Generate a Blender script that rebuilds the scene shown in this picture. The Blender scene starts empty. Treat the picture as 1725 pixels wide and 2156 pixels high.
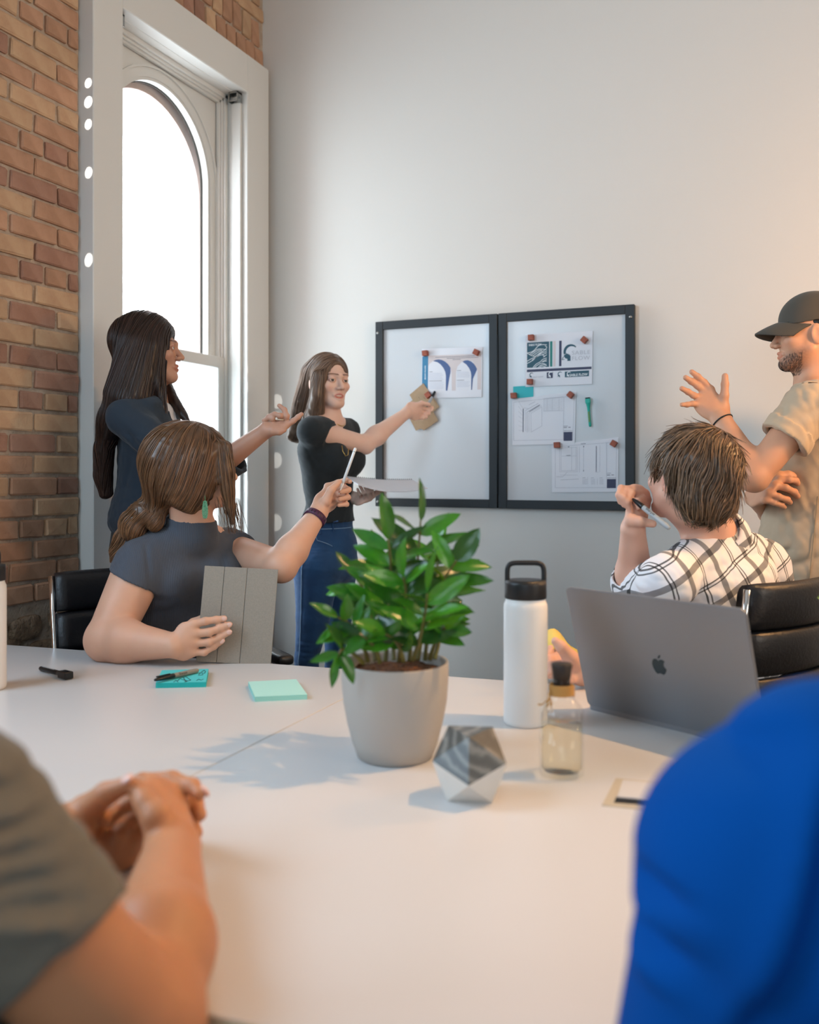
import bpy, bmesh, math, random
import numpy as np
from mathutils import Vector, Matrix

# ------------------------------------------------------------------ camera, world, lights
SC = bpy.context.scene
COL = SC.collection
FPX, CXP, HOR = 1950.0, 862.5, 990.0        # focal length in pixels, centre column, horizon row (1725 x 2156)
CAMZ = 1.24
YAW = math.radians(23.0)
FW = np.array([-math.sin(YAW), math.cos(YAW), 0.0])
RT = np.array([math.cos(YAW), math.sin(YAW), 0.0])
UP = np.array([0.0, 0.0, 1.0])
YW = 3.75        # back wall plane
XW = -2.333      # window wall plane
TZ = 0.74        # table top

def C(px, py, d):
    """room point that sits at depth d along the view axis"""
    return d * FW + (px - CXP) / FPX * d * RT + np.array([0, 0, CAMZ - (py - HOR) / FPX * d])
def LD(lat, d, z=0.0):
    return d * FW + lat * RT + np.array([0, 0, z])
def TB(px, py, z=TZ):
    return C(px, py, (CAMZ - z) * FPX / (py - HOR))
def WP(px, py, y=YW):
    u = (px - CXP) / FPX
    return C(px, py, y / (FW[1] + u * RT[1]))
def LP(px, py, x=XW):
    u = (px - CXP) / FPX
    return C(px, py, x / (FW[0] + u * RT[0]))

cam_d = bpy.data.cameras.new('camera')
cam = bpy.data.objects.new('camera', cam_d); COL.objects.link(cam)
cam_d.sensor_fit = 'HORIZONTAL'; cam_d.sensor_width = 36.0
cam_d.lens = FPX / 1725.0 * 36.0
cam_d.shift_y = -(1078.0 - HOR) / 1725.0
cam_d.clip_start = 0.05
cam.location = (0, 0, CAMZ); cam.rotation_euler = (math.radians(90), 0, YAW)
cam_d.dof.use_dof = True; cam_d.dof.focus_distance = 2.75; cam_d.dof.aperture_fstop = 3.3
SC.camera = cam
SC.view_settings.view_transform = 'Standard'; SC.view_settings.look = 'None'
SC.view_settings.gamma = 1.0; SC.view_settings.use_curve_mapping = False
SC.view_settings.exposure = -0.20
SC.cycles.use_denoising = True
SC.cycles.max_bounces = 12; SC.cycles.diffuse_bounces = 4; SC.cycles.glossy_bounces = 3
SC.cycles.transmission_bounces = 12; SC.cycles.transparent_max_bounces = 8
SC.cycles.sample_clamp_indirect = 4.0
SC.cycles.caustics_reflective = False; SC.cycles.caustics_refractive = False

w = bpy.data.worlds.new('sky'); SC.world = w; w.use_nodes = True
nt = w.node_tree; nt.nodes.clear()
o_ = nt.nodes.new('ShaderNodeOutputWorld'); b_ = nt.nodes.new('ShaderNodeBackground')
b_.inputs[0].default_value = (0.80, 0.90, 1.0, 1); b_.inputs[1].default_value = 12.0
nt.links.new(b_.outputs[0], o_.inputs[0])

def light(name, kind, loc, energy, color, target=None, size=None, size_y=None, portal=False, radius=None, spot=None, blend=0.5):
    ld = bpy.data.lights.new(name, kind); ld.energy = energy; ld.color = color
    if kind == 'AREA':
        ld.shape = 'RECTANGLE'; ld.size = size; ld.size_y = size_y or size
        if portal: ld.cycles.is_portal = True
        if name == 'bounce_fill': ld.spread = 1.9
    if radius is not None: ld.shadow_soft_size = radius
    if kind == 'SPOT': ld.spot_size = spot; ld.spot_blend = blend
    o = bpy.data.objects.new(name, ld); COL.objects.link(o); o.location = loc
    if target is not None:
        v = Vector(target) - Vector(loc)
        o.rotation_euler = v.to_track_quat('-Z', 'Y').to_euler()
    return o
WARM = (1.0, 0.60, 0.30)
# daylight through the arched window in view (portal), and through two more windows of the same wall beside the camera
light('window_daylight', 'AREA', (-2.60, 3.108, 1.85), 1.0, (1, 1, 1), (0, 3.108, 1.85), 0.84, 2.1, portal=True)
for yy in (0.6, -1.3):
    light('side_window_daylight', 'AREA', (XW + 0.04, yy, 1.85), 92, (0.58, 0.80, 1.0), (1.5, yy + .5, 1.0), 1.0, 2.2)
light('front_fill', 'AREA', (0.5, -2.9, 1.7), 60, (0.70, 0.86, 1.0), (0.0, 3.7, 1.0), 2.2, 1.8)  # added cool fill from behind the camera to brighten the lower back wall
# warm ceiling lamp over the right end of the table and a warm lamp further right
light('ceiling_lamp', 'SPOT', tuple(LD(1.42, 1.62, 3.2)), 225, (1.0, 0.56, 0.22), tuple(LD(0.50, 1.35, 0.74)), radius=0.03, spot=math.radians(72), blend=1.0)
light('wall_lamp', 'POINT', tuple(LD(1.75, 2.15, 1.75)), 52, (1.0, 0.52, 0.20), radius=0.12)
light('bounce_fill', 'AREA', (3.6, 0.8, 2.3), 26, (1.0, 0.90, 0.78), (XW, 2.4, 1.7), 1.8, 1.8)  # added broad fill standing in for room bounce on the brick and casing

# added narrow spots standing in for sun flecks on casing and wall
for tx, ty, dd_, sz in ((186, 175, 3.24, 1.0), (186, 215, 3.24, 1.15), (186, 262, 3.24, 1.0), (187, 364, 3.24, 1.0), (187, 548, 3.24, 1.0)):
    light('fleck_spot', 'SPOT', (-2.05, 0.9, 3.4), 420, (1, .97, .92), tuple(C(tx, ty, dd_)), radius=0.002, spot=math.radians(sz), blend=0.15)
for tx, ty in ((583, 845), (582, 882), (582, 969), (581, 1100)):
    light('fleck_spot', 'SPOT', (-2.16, 0.6, 3.3), 300, (1, .97, .92), tuple(WP(tx, ty)), radius=0.002, spot=math.radians(1.0), blend=0.2)

# ------------------------------------------------------------------ helpers
def srgb(h):
    if isinstance(h, str):
        h = h.lstrip('#'); c = [int(h[i:i+2], 16) / 255 for i in (0, 2, 4)]
    else: c = h
    return tuple(x / 12.92 if x <= 0.04045 else ((x + 0.055) / 1.055) ** 2.4 for x in c)

def mat(name, color, rough=0.6, metal=0.0, noise=None, bump=None, spec=0.5, sheen=0.0, coat=0.0, trans=0.0, ior=1.45, sss=0.0, objvar=0.0, attr=None, emis=None, space='Object'):
    """noise=(scale, amount, colour2, detail); bump=(scale, strength, distance)"""
    m = bpy.data.materials.new(name); m.use_nodes = True
    n = m.node_tree; b = n.nodes['Principled BSDF']
    col = srgb(color)
    b.inputs['Base Color'].default_value = (*col, 1)
    b.inputs['Roughness'].default_value = rough; b.inputs['Metallic'].default_value = metal
    b.inputs['Specular IOR Level'].default_value = spec; b.inputs['IOR'].default_value = ior
    b.inputs['Sheen Weight'].default_value = sheen; b.inputs['Coat Weight'].default_value = coat
    b.inputs['Transmission Weight'].default_value = trans
    if sss:
        b.inputs['Subsurface Weight'].default_value = sss; b.inputs['Subsurface Radius'].default_value = (0.012, 0.004, 0.002)
        b.inputs['Subsurface Scale'].default_value = 1.0
    if emis:
        b.inputs['Emission Color'].default_value = (*srgb(emis[0]), 1); b.inputs['Emission Strength'].default_value = emis[1]
    tc = n.nodes.new('ShaderNodeTexCoord')
    src = tc.outputs[space]
    cur = None
    if noise:
        t = n.nodes.new('ShaderNodeTexNoise'); t.inputs['Scale'].default_value = noise[0]
        t.inputs['Detail'].default_value = noise[3] if len(noise) > 3 else 4
        n.links.new(src, t.inputs['Vector'])
        r = n.nodes.new('ShaderNodeMapRange'); r.inputs[1].default_value = 0.3; r.inputs[2].default_value = 0.7
        r.inputs[4].default_value = noise[1]
        n.links.new(t.outputs[0], r.inputs[0])
        mx = n.nodes.new('ShaderNodeMix'); mx.data_type = 'RGBA'
        mx.inputs[6].default_value = (*col, 1); mx.inputs[7].default_value = (*srgb(noise[2]), 1)
        n.links.new(r.outputs[0], mx.inputs[0]); cur = mx.outputs[2]
    if attr:
        a = n.nodes.new('ShaderNodeAttribute'); a.attribute_name = attr
        mx = n.nodes.new('ShaderNodeMix'); mx.data_type = 'RGBA'; mx.blend_type = 'MULTIPLY'; mx.inputs[0].default_value = 1
        if cur is None: mx.inputs[6].default_value = (*col, 1)
        else: n.links.new(cur, mx.inputs[6])
        n.links.new(a.outputs['Color'], mx.inputs[7]); cur = mx.outputs[2]
    if objvar:
        oi = n.nodes.new('ShaderNodeObjectInfo')
        r = n.nodes.new('ShaderNodeMapRange'); r.inputs[3].default_value = 1 - objvar; r.inputs[4].default_value = 1 + objvar * .6
        n.links.new(oi.outputs['Random'], r.inputs[0])
        hs = n.nodes.new('ShaderNodeHueSaturation')
        if cur is None: hs.inputs['Color'].default_value = (*col, 1)
        else: n.links.new(cur, hs.inputs['Color'])
        n.links.new(r.outputs[0], hs.inputs['Value']); cur = hs.outputs[0]
    if cur is not None: n.links.new(cur, b.inputs['Base Color'])
    if bump:
        t = n.nodes.new('ShaderNodeTexNoise'); t.inputs['Scale'].default_value = bump[0]; t.inputs['Detail'].default_value = 5
        n.links.new(src, t.inputs['Vector'])
        bp = n.nodes.new('ShaderNodeBump'); bp.inputs['Strength'].default_value = bump[1]; bp.inputs['Distance'].default_value = bump[2]
        n.links.new(t.outputs[0], bp.inputs['Height']); n.links.new(bp.outputs[0], b.inputs['Normal'])
    return m

def link(name, me, m=None, parent=None, smooth=False, kind=None):
    o = bpy.data.objects.new(name, me); COL.objects.link(o)
    if m is not None and not me.materials:
        for q in (m if isinstance(m, (list, tuple)) else [m]): me.materials.append(q)
    if smooth: me.polygons.foreach_set('use_smooth', np.ones(len(me.polygons), dtype=bool))
    if parent is not None: o.parent = parent
    if kind: o['kind'] = kind
    return o
def obj(name, bm, m=None, parent=None, smooth=False, kind=None):
    me = bpy.data.meshes.new(name); bm.to_mesh(me); bm.free()
    return link(name, me, m, parent, smooth, kind)
def empty(name, loc=(0, 0, 0), parent=None):
    o = bpy.data.objects.new(name, None); COL.objects.link(o); o.location = [float(q) for q in loc]; o.empty_display_size = 0.05
    if parent is not None: o.parent = parent
    return o
def tag(o, label, cat, group=None):
    o['label'] = label; o['category'] = cat
    if group: o['group'] = group
    return o
def frame(x=None, y=None, z=None, p=(0, 0, 0)):
    """4x4 from two axes (the second is made orthogonal)"""
    ax = {}
    for k, v in (('x', x), ('y', y), ('z', z)):
        if v is not None: ax[k] = Vector([float(q) for q in v]).normalized()
    ks = list(ax)
    if ks == ['x', 'z']: ks = ['z', 'x']
    a, b = ks[0], ks[1]
    ax[b] = (ax[b] - ax[a] * ax[b].dot(ax[a])).normalized()
    c = [k for k in 'xyz' if k not in ks][0]
    if c == 'z': ax['z'] = ax['x'].cross(ax['y'])
    if c == 'y': ax['y'] = ax['z'].cross(ax['x'])
    if c == 'x': ax['x'] = ax['y'].cross(ax['z'])
    M = Matrix.Identity(4)
    for i, k in enumerate('xyz'):
        for j in range(3): M[j][i] = ax[k][j]
    for j in range(3): M[j][3] = float(p[j])
    return M
def bx(bm, lo, hi, bev=0.0, seg=2, M=None):
    vs = [bm.verts.new((x, y, z)) for x in (lo[0], hi[0]) for y in (lo[1], hi[1]) for z in (lo[2], hi[2])]
    fs = [bm.faces.new([vs[i] for i in q]) for q in ((0,1,3,2),(4,6,7,5),(0,4,5,1),(2,3,7,6),(0,2,6,4),(1,5,7,3))]
    if bev > 0:
        es = list({e for f in fs for e in f.edges})
        r = bmesh.ops.bevel(bm, geom=es, offset=bev, segments=seg, affect='EDGES', profile=0.5)
        vs = list({v for f in r['faces'] for v in f.verts} | {v for v in vs if v.is_valid})
    if M is not None: bmesh.ops.transform(bm, matrix=M, verts=[v for v in vs if v.is_valid])
    return vs
def box_obj(name, lo, hi, m, parent=None, bev=0.0, seg=2, kind=None, M=None):
    bm = bmesh.new(); bx(bm, lo, hi, bev, seg, M)
    return obj(name, bm, m, parent, bev > 0 and seg > 2, kind)
def lathe(bm, prof, seg=48, cap=True, M=None, closed=False):
    rings = []
    for r, z in prof:
        if r < 1e-6: rings.append([bm.verts.new((0, 0, z))])
        else: rings.append([bm.verts.new((r * math.cos(2*math.pi*i/seg), r * math.sin(2*math.pi*i/seg), z)) for i in range(seg)])
    for a, b in zip(rings, rings[1:]):
        for i in range(seg):
            j = (i + 1) % seg
            if len(a) == 1 and len(b) == 1: continue
            if len(a) == 1: bm.faces.new((a[0], b[j], b[i]))
            elif len(b) == 1: bm.faces.new((a[i], a[j], b[0]))
            else: bm.faces.new((a[i], a[j], b[j], b[i]))
    if cap:
        if len(rings[0]) > 1: bm.faces.new(list(reversed(rings[0])))
        if len(rings[-1]) > 1: bm.faces.new(rings[-1])
    vs = [v for r in rings for v in r]
    if M is not None: bmesh.ops.transform(bm, matrix=M, verts=vs)
    bmesh.ops.recalc_face_normals(bm, faces=list({f for v in vs for f in v.link_faces}))
    return vs
def tube(bm, pts, r, seg=8, closed=False, cap=True):
    pts = [Vector([float(q) for q in p]) for p in pts]; n = len(pts)
    rs = r if isinstance(r, (list, tuple, np.ndarray)) else [r] * n
    rings = []; prev = None
    for i, p in enumerate(pts):
        a = pts[(i - 1) % n] if (closed or i > 0) else p
        b = pts[(i + 1) % n] if (closed or i < n - 1) else p
        t = (b - a).normalized()
        if prev is None: nrm = t.orthogonal().normalized()
        else:
            nrm = prev - t * prev.dot(t)
            nrm = nrm.normalized() if nrm.length > 1e-6 else t.orthogonal().normalized()
        prev = nrm; bn = t.cross(nrm)
        rings.append([bm.verts.new(p + (nrm * math.cos(2*math.pi*k/seg) + bn * math.sin(2*math.pi*k/seg)) * rs[i]) for k in range(seg)])
    for i in range(n if closed else n - 1):
        a, b = rings[i], rings[(i + 1) % n]
        for k in range(seg): bm.faces.new((a[k], a[(k+1) % seg], b[(k+1) % seg], b[k]))
    if cap and not closed:
        bm.faces.new(list(reversed(rings[0]))); bm.faces.new(rings[-1])
    return [v for q in rings for v in q]
def prism(bm, pts2, z0, z1, M=None):
    a = [bm.verts.new((x, y, z0)) for x, y in pts2]; b = [bm.verts.new((x, y, z1)) for x, y in pts2]
    n = len(pts2)
    bm.faces.new(list(reversed(a))); bm.faces.new(b)
    for i in range(n): bm.faces.new((a[i], a[(i+1) % n], b[(i+1) % n], b[i]))
    if M is not None: bmesh.ops.transform(bm, matrix=M, verts=a + b)
    return a + b
def rrect(w, h, r, n=6, x0=0, y0=0):
    out = []
    for cx, cy, a0 in ((w/2-r, h/2-r, 0), (-w/2+r, h/2-r, 90), (-w/2+r, -h/2+r, 180), (w/2-r, -h/2+r, 270)):
        for i in range(n + 1):
            a = math.radians(a0 + 90 * i / n); out.append((x0 + cx + r * math.cos(a), y0 + cy + r * math.sin(a)))
    return out
def text_mesh(s, size, name, m, parent, M, bold=0.0, spacing=1.0, align='LEFT'):
    cu = bpy.data.curves.new(name, 'FONT'); cu.body = s; cu.size = size; cu.offset = bold; cu.space_character = spacing; cu.align_x = align
    cu.resolution_u = 3
    t = bpy.data.objects.new('tmp', cu); COL.objects.link(t)
    bpy.context.view_layer.update()
    me = bpy.data.meshes.new_from_object(t.evaluated_get(bpy.context.evaluated_depsgraph_get()))
    bpy.data.objects.remove(t); bpy.data.curves.remove(cu)
    me.transform(M); me.materials.clear()
    return link(name, me, m, parent)

# ------------------------------------------------------------------ signed distance modelling
def V3(p): return np.asarray(p, dtype=np.float64)
def nz(v): v = V3(v); return v / (np.linalg.norm(v) + 1e-12)
class SDF:
    def __init__(s): s.ops = []
    def add(s, fn, lo, hi, k=0.01, op='u'): s.ops.append((fn, V3(lo), V3(hi), k, op)); return s
    def cap(s, a, b, ra, rb=None, k=0.01, op='u'):
        a, b = V3(a), V3(b); rb = ra if rb is None else rb; ab = b - a; L2 = ab @ ab + 1e-12
        def fn(P):
            t = np.clip(((P - a) @ ab) / L2, 0, 1)
            return np.linalg.norm(P - a - t[:, None] * ab, axis=1) - (ra + (rb - ra) * t)
        R = max(ra, rb); return s.add(fn, np.minimum(a, b) - R, np.maximum(a, b) + R, k, op)
    def chain(s, pts, rs, k=0.01, op='u'):
        for i in range(len(pts) - 1): s.cap(pts[i], pts[i+1], rs[i], rs[i+1], k if i == 0 else min(k, .006), op)
        return s
    def ell(s, c, r, M=None, k=0.01, op='u'):
        c, r = V3(c), V3(r); M = np.eye(3) if M is None else M
        def fn(P):
            q = (P - c) @ M.T
            k0 = np.linalg.norm(q / r, axis=1); k1 = np.linalg.norm(q / (r * r), axis=1) + 1e-9
            return k0 * (k0 - 1) / k1
        R = r.max(); return s.add(fn, c - R, c + R, k, op)
    def box(s, c, h, rad, M=None, k=0.01, op='u'):
        c, h = V3(c), V3(h) - rad; M = np.eye(3) if M is None else M
        def fn(P):
            q = np.abs((P - c) @ M.T) - h
            return np.linalg.norm(np.maximum(q, 0), axis=1) + np.minimum(q.max(axis=1), 0) - rad
        R = np.linalg.norm(h + rad); return s.add(fn, c - R, c + R, k, op)
    def loft(s, st, wdir, k=0.02, op='u', endc=0.7, pw=2.0):
        """stations (centre, half width, half depth); wdir = width direction"""
        st = [(V3(p), a, b) for p, a, b in st]; wdir = nz(wdir); segs = []
        for i in range(len(st) - 1):
            p0, p1 = st[i][0], st[i+1][0]; L = np.linalg.norm(p1 - p0); u = (p1 - p0) / L
            wv = nz(wdir - u * (wdir @ u)); dv = np.cross(u, wv); segs.append((p0, u, L, wv, dv, st[i], st[i+1]))
        ns = len(segs)
        def fn(P):
            best = None
            for i, (p0, u, L, wv, dv, s0, s1) in enumerate(segs):
                q = P - p0; h = q @ u; t = np.clip(h / L, 0, 1); e = h - t * L
                ts = t * t * (3 - 2 * t) if ns > 1 else t
                a = s0[1] + (s1[1] - s0[1]) * ts; b = s0[2] + (s1[2] - s0[2]) * ts
                c = np.minimum(a, b) * endc
                x, y = (q @ wv) / a, (q @ dv) / b; ez = e / c
                if pw != 2.0:
                    k0 = (np.abs(x) ** pw + np.abs(y) ** pw + np.abs(ez) ** pw) ** (1 / pw); d = (k0 - 1) * np.minimum(a, b)
                else:
                    k0 = np.sqrt(x*x + y*y + ez*ez); k1 = np.sqrt((x/a)**2 + (y/b)**2 + (ez/c)**2) + 1e-9
                    d = k0 * (k0 - 1) / k1
                    d = np.where(k0 < 0.3, -np.minimum(a, b) * .7, d)
                best = d if best is None else np.minimum(best, d)
            return best
        P = np.array([q[0] for q in st]); R = max(max(q[1], q[2]) for q in st)
        return s.add(fn, P.min(0) - R, P.max(0) + R, k, op)
    def group(s, g, k=0.01, op='u'):
        lo, hi = g.bounds(); return s.add(g.ev, lo, hi, k, op)
    def cut(s, p, n, k=0.0):
        p, n = V3(p), nz(n); return s.add(lambda P: (P - p) @ n, V3([-9]*3), V3([9]*3), k, 'cut')
    def bounds(s):
        L = [o for o in s.ops if o[4] == 'u']; return np.min([o[1] for o in L], 0), np.max([o[2] for o in L], 0)
    @staticmethod
    def comb(D, d, k, op):
        if op == 'cut':
            if k <= 0: return np.maximum(D, d)
            h = np.clip(0.5 - 0.5 * (d - D) / k, 0, 1); return d * (1 - h) + D * h + k * h * (1 - h)
        if op == 'sub': d = -d
        if k <= 0: return np.minimum(D, d) if op == 'u' else np.maximum(D, d)
        if op == 'u':
            h = np.maximum(k - np.abs(D - d), 0) / k; return np.minimum(D, d) - h * h * k * 0.25
        h = np.maximum(k - np.abs(D - d), 0) / k; return np.maximum(D, d) + h * h * k * 0.25
    def ev(s, P):
        D = np.full(len(P), 1.0)
        for fn, lo, hi, k, op in s.ops: D = s.comb(D, fn(P), k, op)
        return D
    def grad(s, P, e=0.001):
        g = np.empty_like(P)
        for i in range(3):
            dv = np.zeros(3); dv[i] = e; g[:, i] = s.ev(P + dv) - s.ev(P - dv)
        return g / (np.linalg.norm(g, axis=1)[:, None] + 1e-12)
    def polygonise(s, h, disp=None, clip=None):
        lo, hi = s.bounds()
        if clip is not None: lo = np.maximum(lo, clip[0]); hi = np.minimum(hi, clip[1])
        lo = lo - 0.02; hi = hi + 0.02; B = 8; bs = B * h
        nb = np.ceil((hi - lo) / bs).astype(int)
        ix = np.stack(np.meshgrid(*[np.arange(n) for n in nb], indexing='ij'), -1).reshape(-1, 3)
        Cn = lo + (ix + 0.5) * bs
        D = np.full(len(Cn), 1.0); mar = bs * 1.3 + 0.03
        for fn, l2, h2, k, op in s.ops:
            if op == 'cut': D = s.comb(D, fn(Cn), k, op); continue
            m = np.all((Cn > l2 - mar) & (Cn < h2 + mar), axis=1)
            if m.any(): D[m] = s.comb(D[m], fn(Cn[m]), k, op)
        act = np.abs(D) < bs * 1.05 + 0.008
        ix = ix[act]; Cn = Cn[act]; n = len(ix)
        r9 = np.arange(B + 1); off = np.stack(np.meshgrid(r9, r9, r9, indexing='ij'), -1).reshape(-1, 3)
        P = (lo + (ix[:, None, :] * B + off[None]) * h)
        D = np.full((n, 729), 1.0)
        for fn, l2, h2, k, op in s.ops:
            mm = bs * .5 + k + 0.012
            m = np.all((Cn > l2 - mm) & (Cn < h2 + mm), axis=1) if op != 'cut' else np.ones(n, bool)
            if not m.any(): continue
            q = P[m].reshape(-1, 3); D[m] = s.comb(D[m], fn(q).reshape(-1, 729), k, op)
        if disp is not None: D = D + disp(P.reshape(-1, 3)).reshape(n, 729)
        D = D.reshape(n, 9, 9, 9)
        cs = [(a, b, c) for a in (0, 1) for b in (0, 1) for c in (0, 1)]
        cor = [D[:, a:a+8, b:b+8, c:c+8] for a, b, c in cs]
        sg = sum((q < 0).astype(np.int8) for q in cor)
        b_, i_, j_, k_ = np.nonzero((sg > 0) & (sg < 8))
        cv = np.stack([q[b_, i_, j_, k_] for q in cor], 1)
        acc = np.zeros((len(b_), 3)); cnt = np.zeros(len(b_))
        for e0 in range(8):
            for ax in range(3):
                if cs[e0][ax] == 0:
                    t = list(cs[e0]); t[ax] = 1; e1 = cs.index(tuple(t))
                    v0, v1 = cv[:, e0], cv[:, e1]; m = (v0 < 0) != (v1 < 0)
                    f = np.where(m, v0 / np.where(m, v0 - v1, 1), 0)
                    p = np.array(cs[e0], float)[None] + f[:, None] * (np.array(cs[e1]) - np.array(cs[e0]))[None]
                    acc[m] += p[m]; cnt[m] += 1
        loc = acc / cnt[:, None]
        # one newton step with the trilinear field
        x, y, z = loc[:, 0], loc[:, 1], loc[:, 2]; c = cv
        w8 = lambda X, Y, Z: [(X if a else 1 - X) * (Y if b else 1 - Y) * (Z if q else 1 - Z) for a, b, q in cs]
        val = sum(wi * c[:, i] for i, wi in enumerate(w8(x, y, z)))
        gr = np.zeros_like(loc)
        for i, (a, b, q) in enumerate(cs):
            wy, wz, wx = (y if b else 1 - y), (z if q else 1 - z), (x if a else 1 - x)
            gr[:, 0] += (1 if a else -1) * wy * wz * c[:, i]; gr[:, 1] += (1 if b else -1) * wx * wz * c[:, i]; gr[:, 2] += (1 if q else -1) * wx * wy * c[:, i]
        g2 = (gr ** 2).sum(1) + 1e-12
        st_ = -(val / g2)[:, None] * gr
        loc = np.clip(loc + np.clip(st_, -.4, .4), -0.1, 1.1)
        G = ix[b_] * B + np.stack([i_, j_, k_], 1)
        Vt = lo + (G + loc) * h
        N = nb * B + 2; cid = (G[:, 0] * N[1] + G[:, 1]) * N[2] + G[:, 2]
        o = np.argsort(cid); cid = cid[o]; Vt = Vt[o]
        quads = []
        st = np.array([N[1] * N[2], N[2], 1])
        for ax in range(3):
            a, b = [(1, 2), (2, 0), (0, 1)][ax]
            s0 = D[:, :8, :8, :8] < 0
            sl = [slice(0, 8)] * 3; sl[ax] = slice(1, 9); s1 = D[(slice(None), *sl)] < 0
            q = np.nonzero(s0 != s1); g = ix[q[0]] * B + np.stack(q[1:], 1)
            base = (g * st).sum(1); ids = np.stack([base, base - st[a], base - st[a] - st[b], base - st[b]], 1)
            f = s0[q]; ids[~f] = ids[~f][:, ::-1]
            pos = np.clip(np.searchsorted(cid, ids), 0, len(cid) - 1)
            ok = (cid[pos] == ids).all(1); quads.append(pos[ok])
        return Vt, np.concatenate(quads)
    def obj(s, name, h, m, parent=None, disp=None, color=None, org=None, clip=None, extra=None):
        V, Q = s.polygonise(h, disp, clip)
        return mesh_np(name, V, Q, m, parent, color(V) if color else None, extra(V) if extra else None)

def mesh_np(name, V, Q, m, parent=None, col=None, extra=None, smooth=True):
    me = bpy.data.meshes.new(name); nv = len(V); nf = len(Q); k = Q.shape[1]
    me.vertices.add(nv); me.vertices.foreach_set('co', np.asarray(V, np.float32).ravel())
    me.loops.add(nf * k); me.loops.foreach_set('vertex_index', Q.astype(np.int32).ravel())
    me.polygons.add(nf); me.polygons.foreach_set('loop_start', np.arange(0, nf * k, k, dtype=np.int32))
    me.polygons.foreach_set('use_smooth', np.full(nf, smooth))
    me.update(calc_edges=True)
    if col is not None:
        a = me.color_attributes.new('tint', 'FLOAT_COLOR', 'POINT')
        a.data.foreach_set('color', np.concatenate([col, np.ones((nv, 1))], 1).astype(np.float32).ravel())
    if extra is not None:
        a = me.attributes.new('pat', 'FLOAT_VECTOR', 'POINT'); a.data.foreach_set('vector', extra.astype(np.float32).ravel())
    return link(name, me, m, parent)

def trace(s, seeds, flow, n, step, lift=0.002, iso=0.0):
    P = seeds.copy(); out = [P.copy()]; F = flow if callable(flow) else (lambda p: flow)
    for i in range(n - 1):
        g = s.grad(P); f = F(P); f = f - g * (f * g).sum(1)[:, None]
        f = f / (np.linalg.norm(f, axis=1)[:, None] + 1e-9)
        P = P + f * step; d = s.ev(P) - (iso + lift); g = s.grad(P); P = P - g * d[:, None]
        out.append(P.copy())
    return np.stack(out, 1)
def strands(name, S, r0, r1, m, parent, rng, seg=3, col=(0.6, 1.5)):
    """tapered hair strands from polylines (N,n,3), one mesh"""
    N, n, _ = S.shape
    T = np.gradient(S, axis=1); T /= np.linalg.norm(T, axis=2)[..., None] + 1e-9
    ref = rng.normal(size=(N, 1, 3)) * np.ones((1, n, 1)); A = np.cross(T, ref); A /= np.linalg.norm(A, axis=2)[..., None] + 1e-9
    Bn = np.cross(T, A); t = np.linspace(0, 1, n)
    rad = (r0 + (r1 - r0) * t) * np.minimum(1, 6 * t + .4); rad = rad[None, :, None] * rng.uniform(.7, 1.3, (N, 1, 1))
    V = np.stack([S + rad * (np.cos(2*np.pi*k/seg) * A + np.sin(2*np.pi*k/seg) * Bn) for k in range(seg)], 2)
    idx = np.arange(N * n * seg).reshape(N, n, seg); q = []
    for k in range(seg):
        j = (k + 1) % seg
        q.append(np.stack([idx[:, :-1, k], idx[:, :-1, j], idx[:, 1:, j], idx[:, 1:, k]], -1).reshape(-1, 4))
    c = np.repeat(rng.uniform(col[0], col[1], (N, 1)), n * seg, 1).reshape(-1, 1) * np.ones((1, 3))
    return mesh_np(name, V.reshape(-1, 3), np.concatenate(q), m, parent, c)
def snoise(P, f, seed=0):
    r = np.random.RandomState(seed); o = np.zeros(len(P))
    for i in range(5):
        d = nz(r.normal(size=3)) * f * (0.7 + 0.35 * i); o += np.sin(P @ d + r.uniform(0, 6.28) + 1.3 * np.sin(P @ (nz(r.normal(size=3)) * f * .6)))
    return o / 5
# ------------------------------------------------------------------ the room
M_plaster = mat('white plaster', '#d9d7d2', 0.85, bump=(38, 0.06, 0.01), noise=(1.2, 0.25, '#d0cec8'))
M_trim = mat('painted white wood', '#d6d5d0', 0.42, bump=(60, 0.03, 0.004))
M_mortar = mat('mortar', '#bfae9c', 0.95, noise=(26, 0.8, '#a08d7a'), bump=(90, 0.7, 0.01))
M_floor = mat('grey carpet', '#6b6a68', 0.95, noise=(90, 0.5, '#56544f'), bump=(300, 0.4, 0.003))
def brick_mat(name, c1, c2):
    m = mat(name, c1, 0.9, noise=(14, 0.9, c2, 6), bump=(70, 0.55, 0.006), objvar=0.14, space='Object'); return m
M_br = [brick_mat('tan brick', '#bf967a', '#a57d62'), brick_mat('buff brick', '#c9a886', '#b48f70'), brick_mat('brown brick', '#ab8470', '#936b58')]
M_black = mat('black plastic', '#17181a', 0.45)
M_chrome = mat('chrome', '#d8d8d8', 0.12, 1.0)
M_steel = mat('brushed steel', '#a9a9a6', 0.35, 1.0)

floor = box_obj('floor', (-3.2, -3.2, -0.1), (4.2, YW + .2, 0), M_floor, kind='structure')
ceiling = box_obj('ceiling', (-3.2, -3.2, 4.25), (4.2, YW + .2, 4.35), M_plaster, kind='structure')
wall_back = box_obj('wall_back', (XW - .4, YW, 0), (4.0, YW + 0.2, 4.25), M_plaster, kind='structure')
wall_right = box_obj('wall_right', (3.8, -3.0, 0), (4.0, YW, 4.25), M_plaster, kind='structure')
wall_front = box_obj('wall_front', (XW - .4, -3.2, 0), (4.0, -3.0, 4.25), M_plaster, kind='structure')
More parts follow.
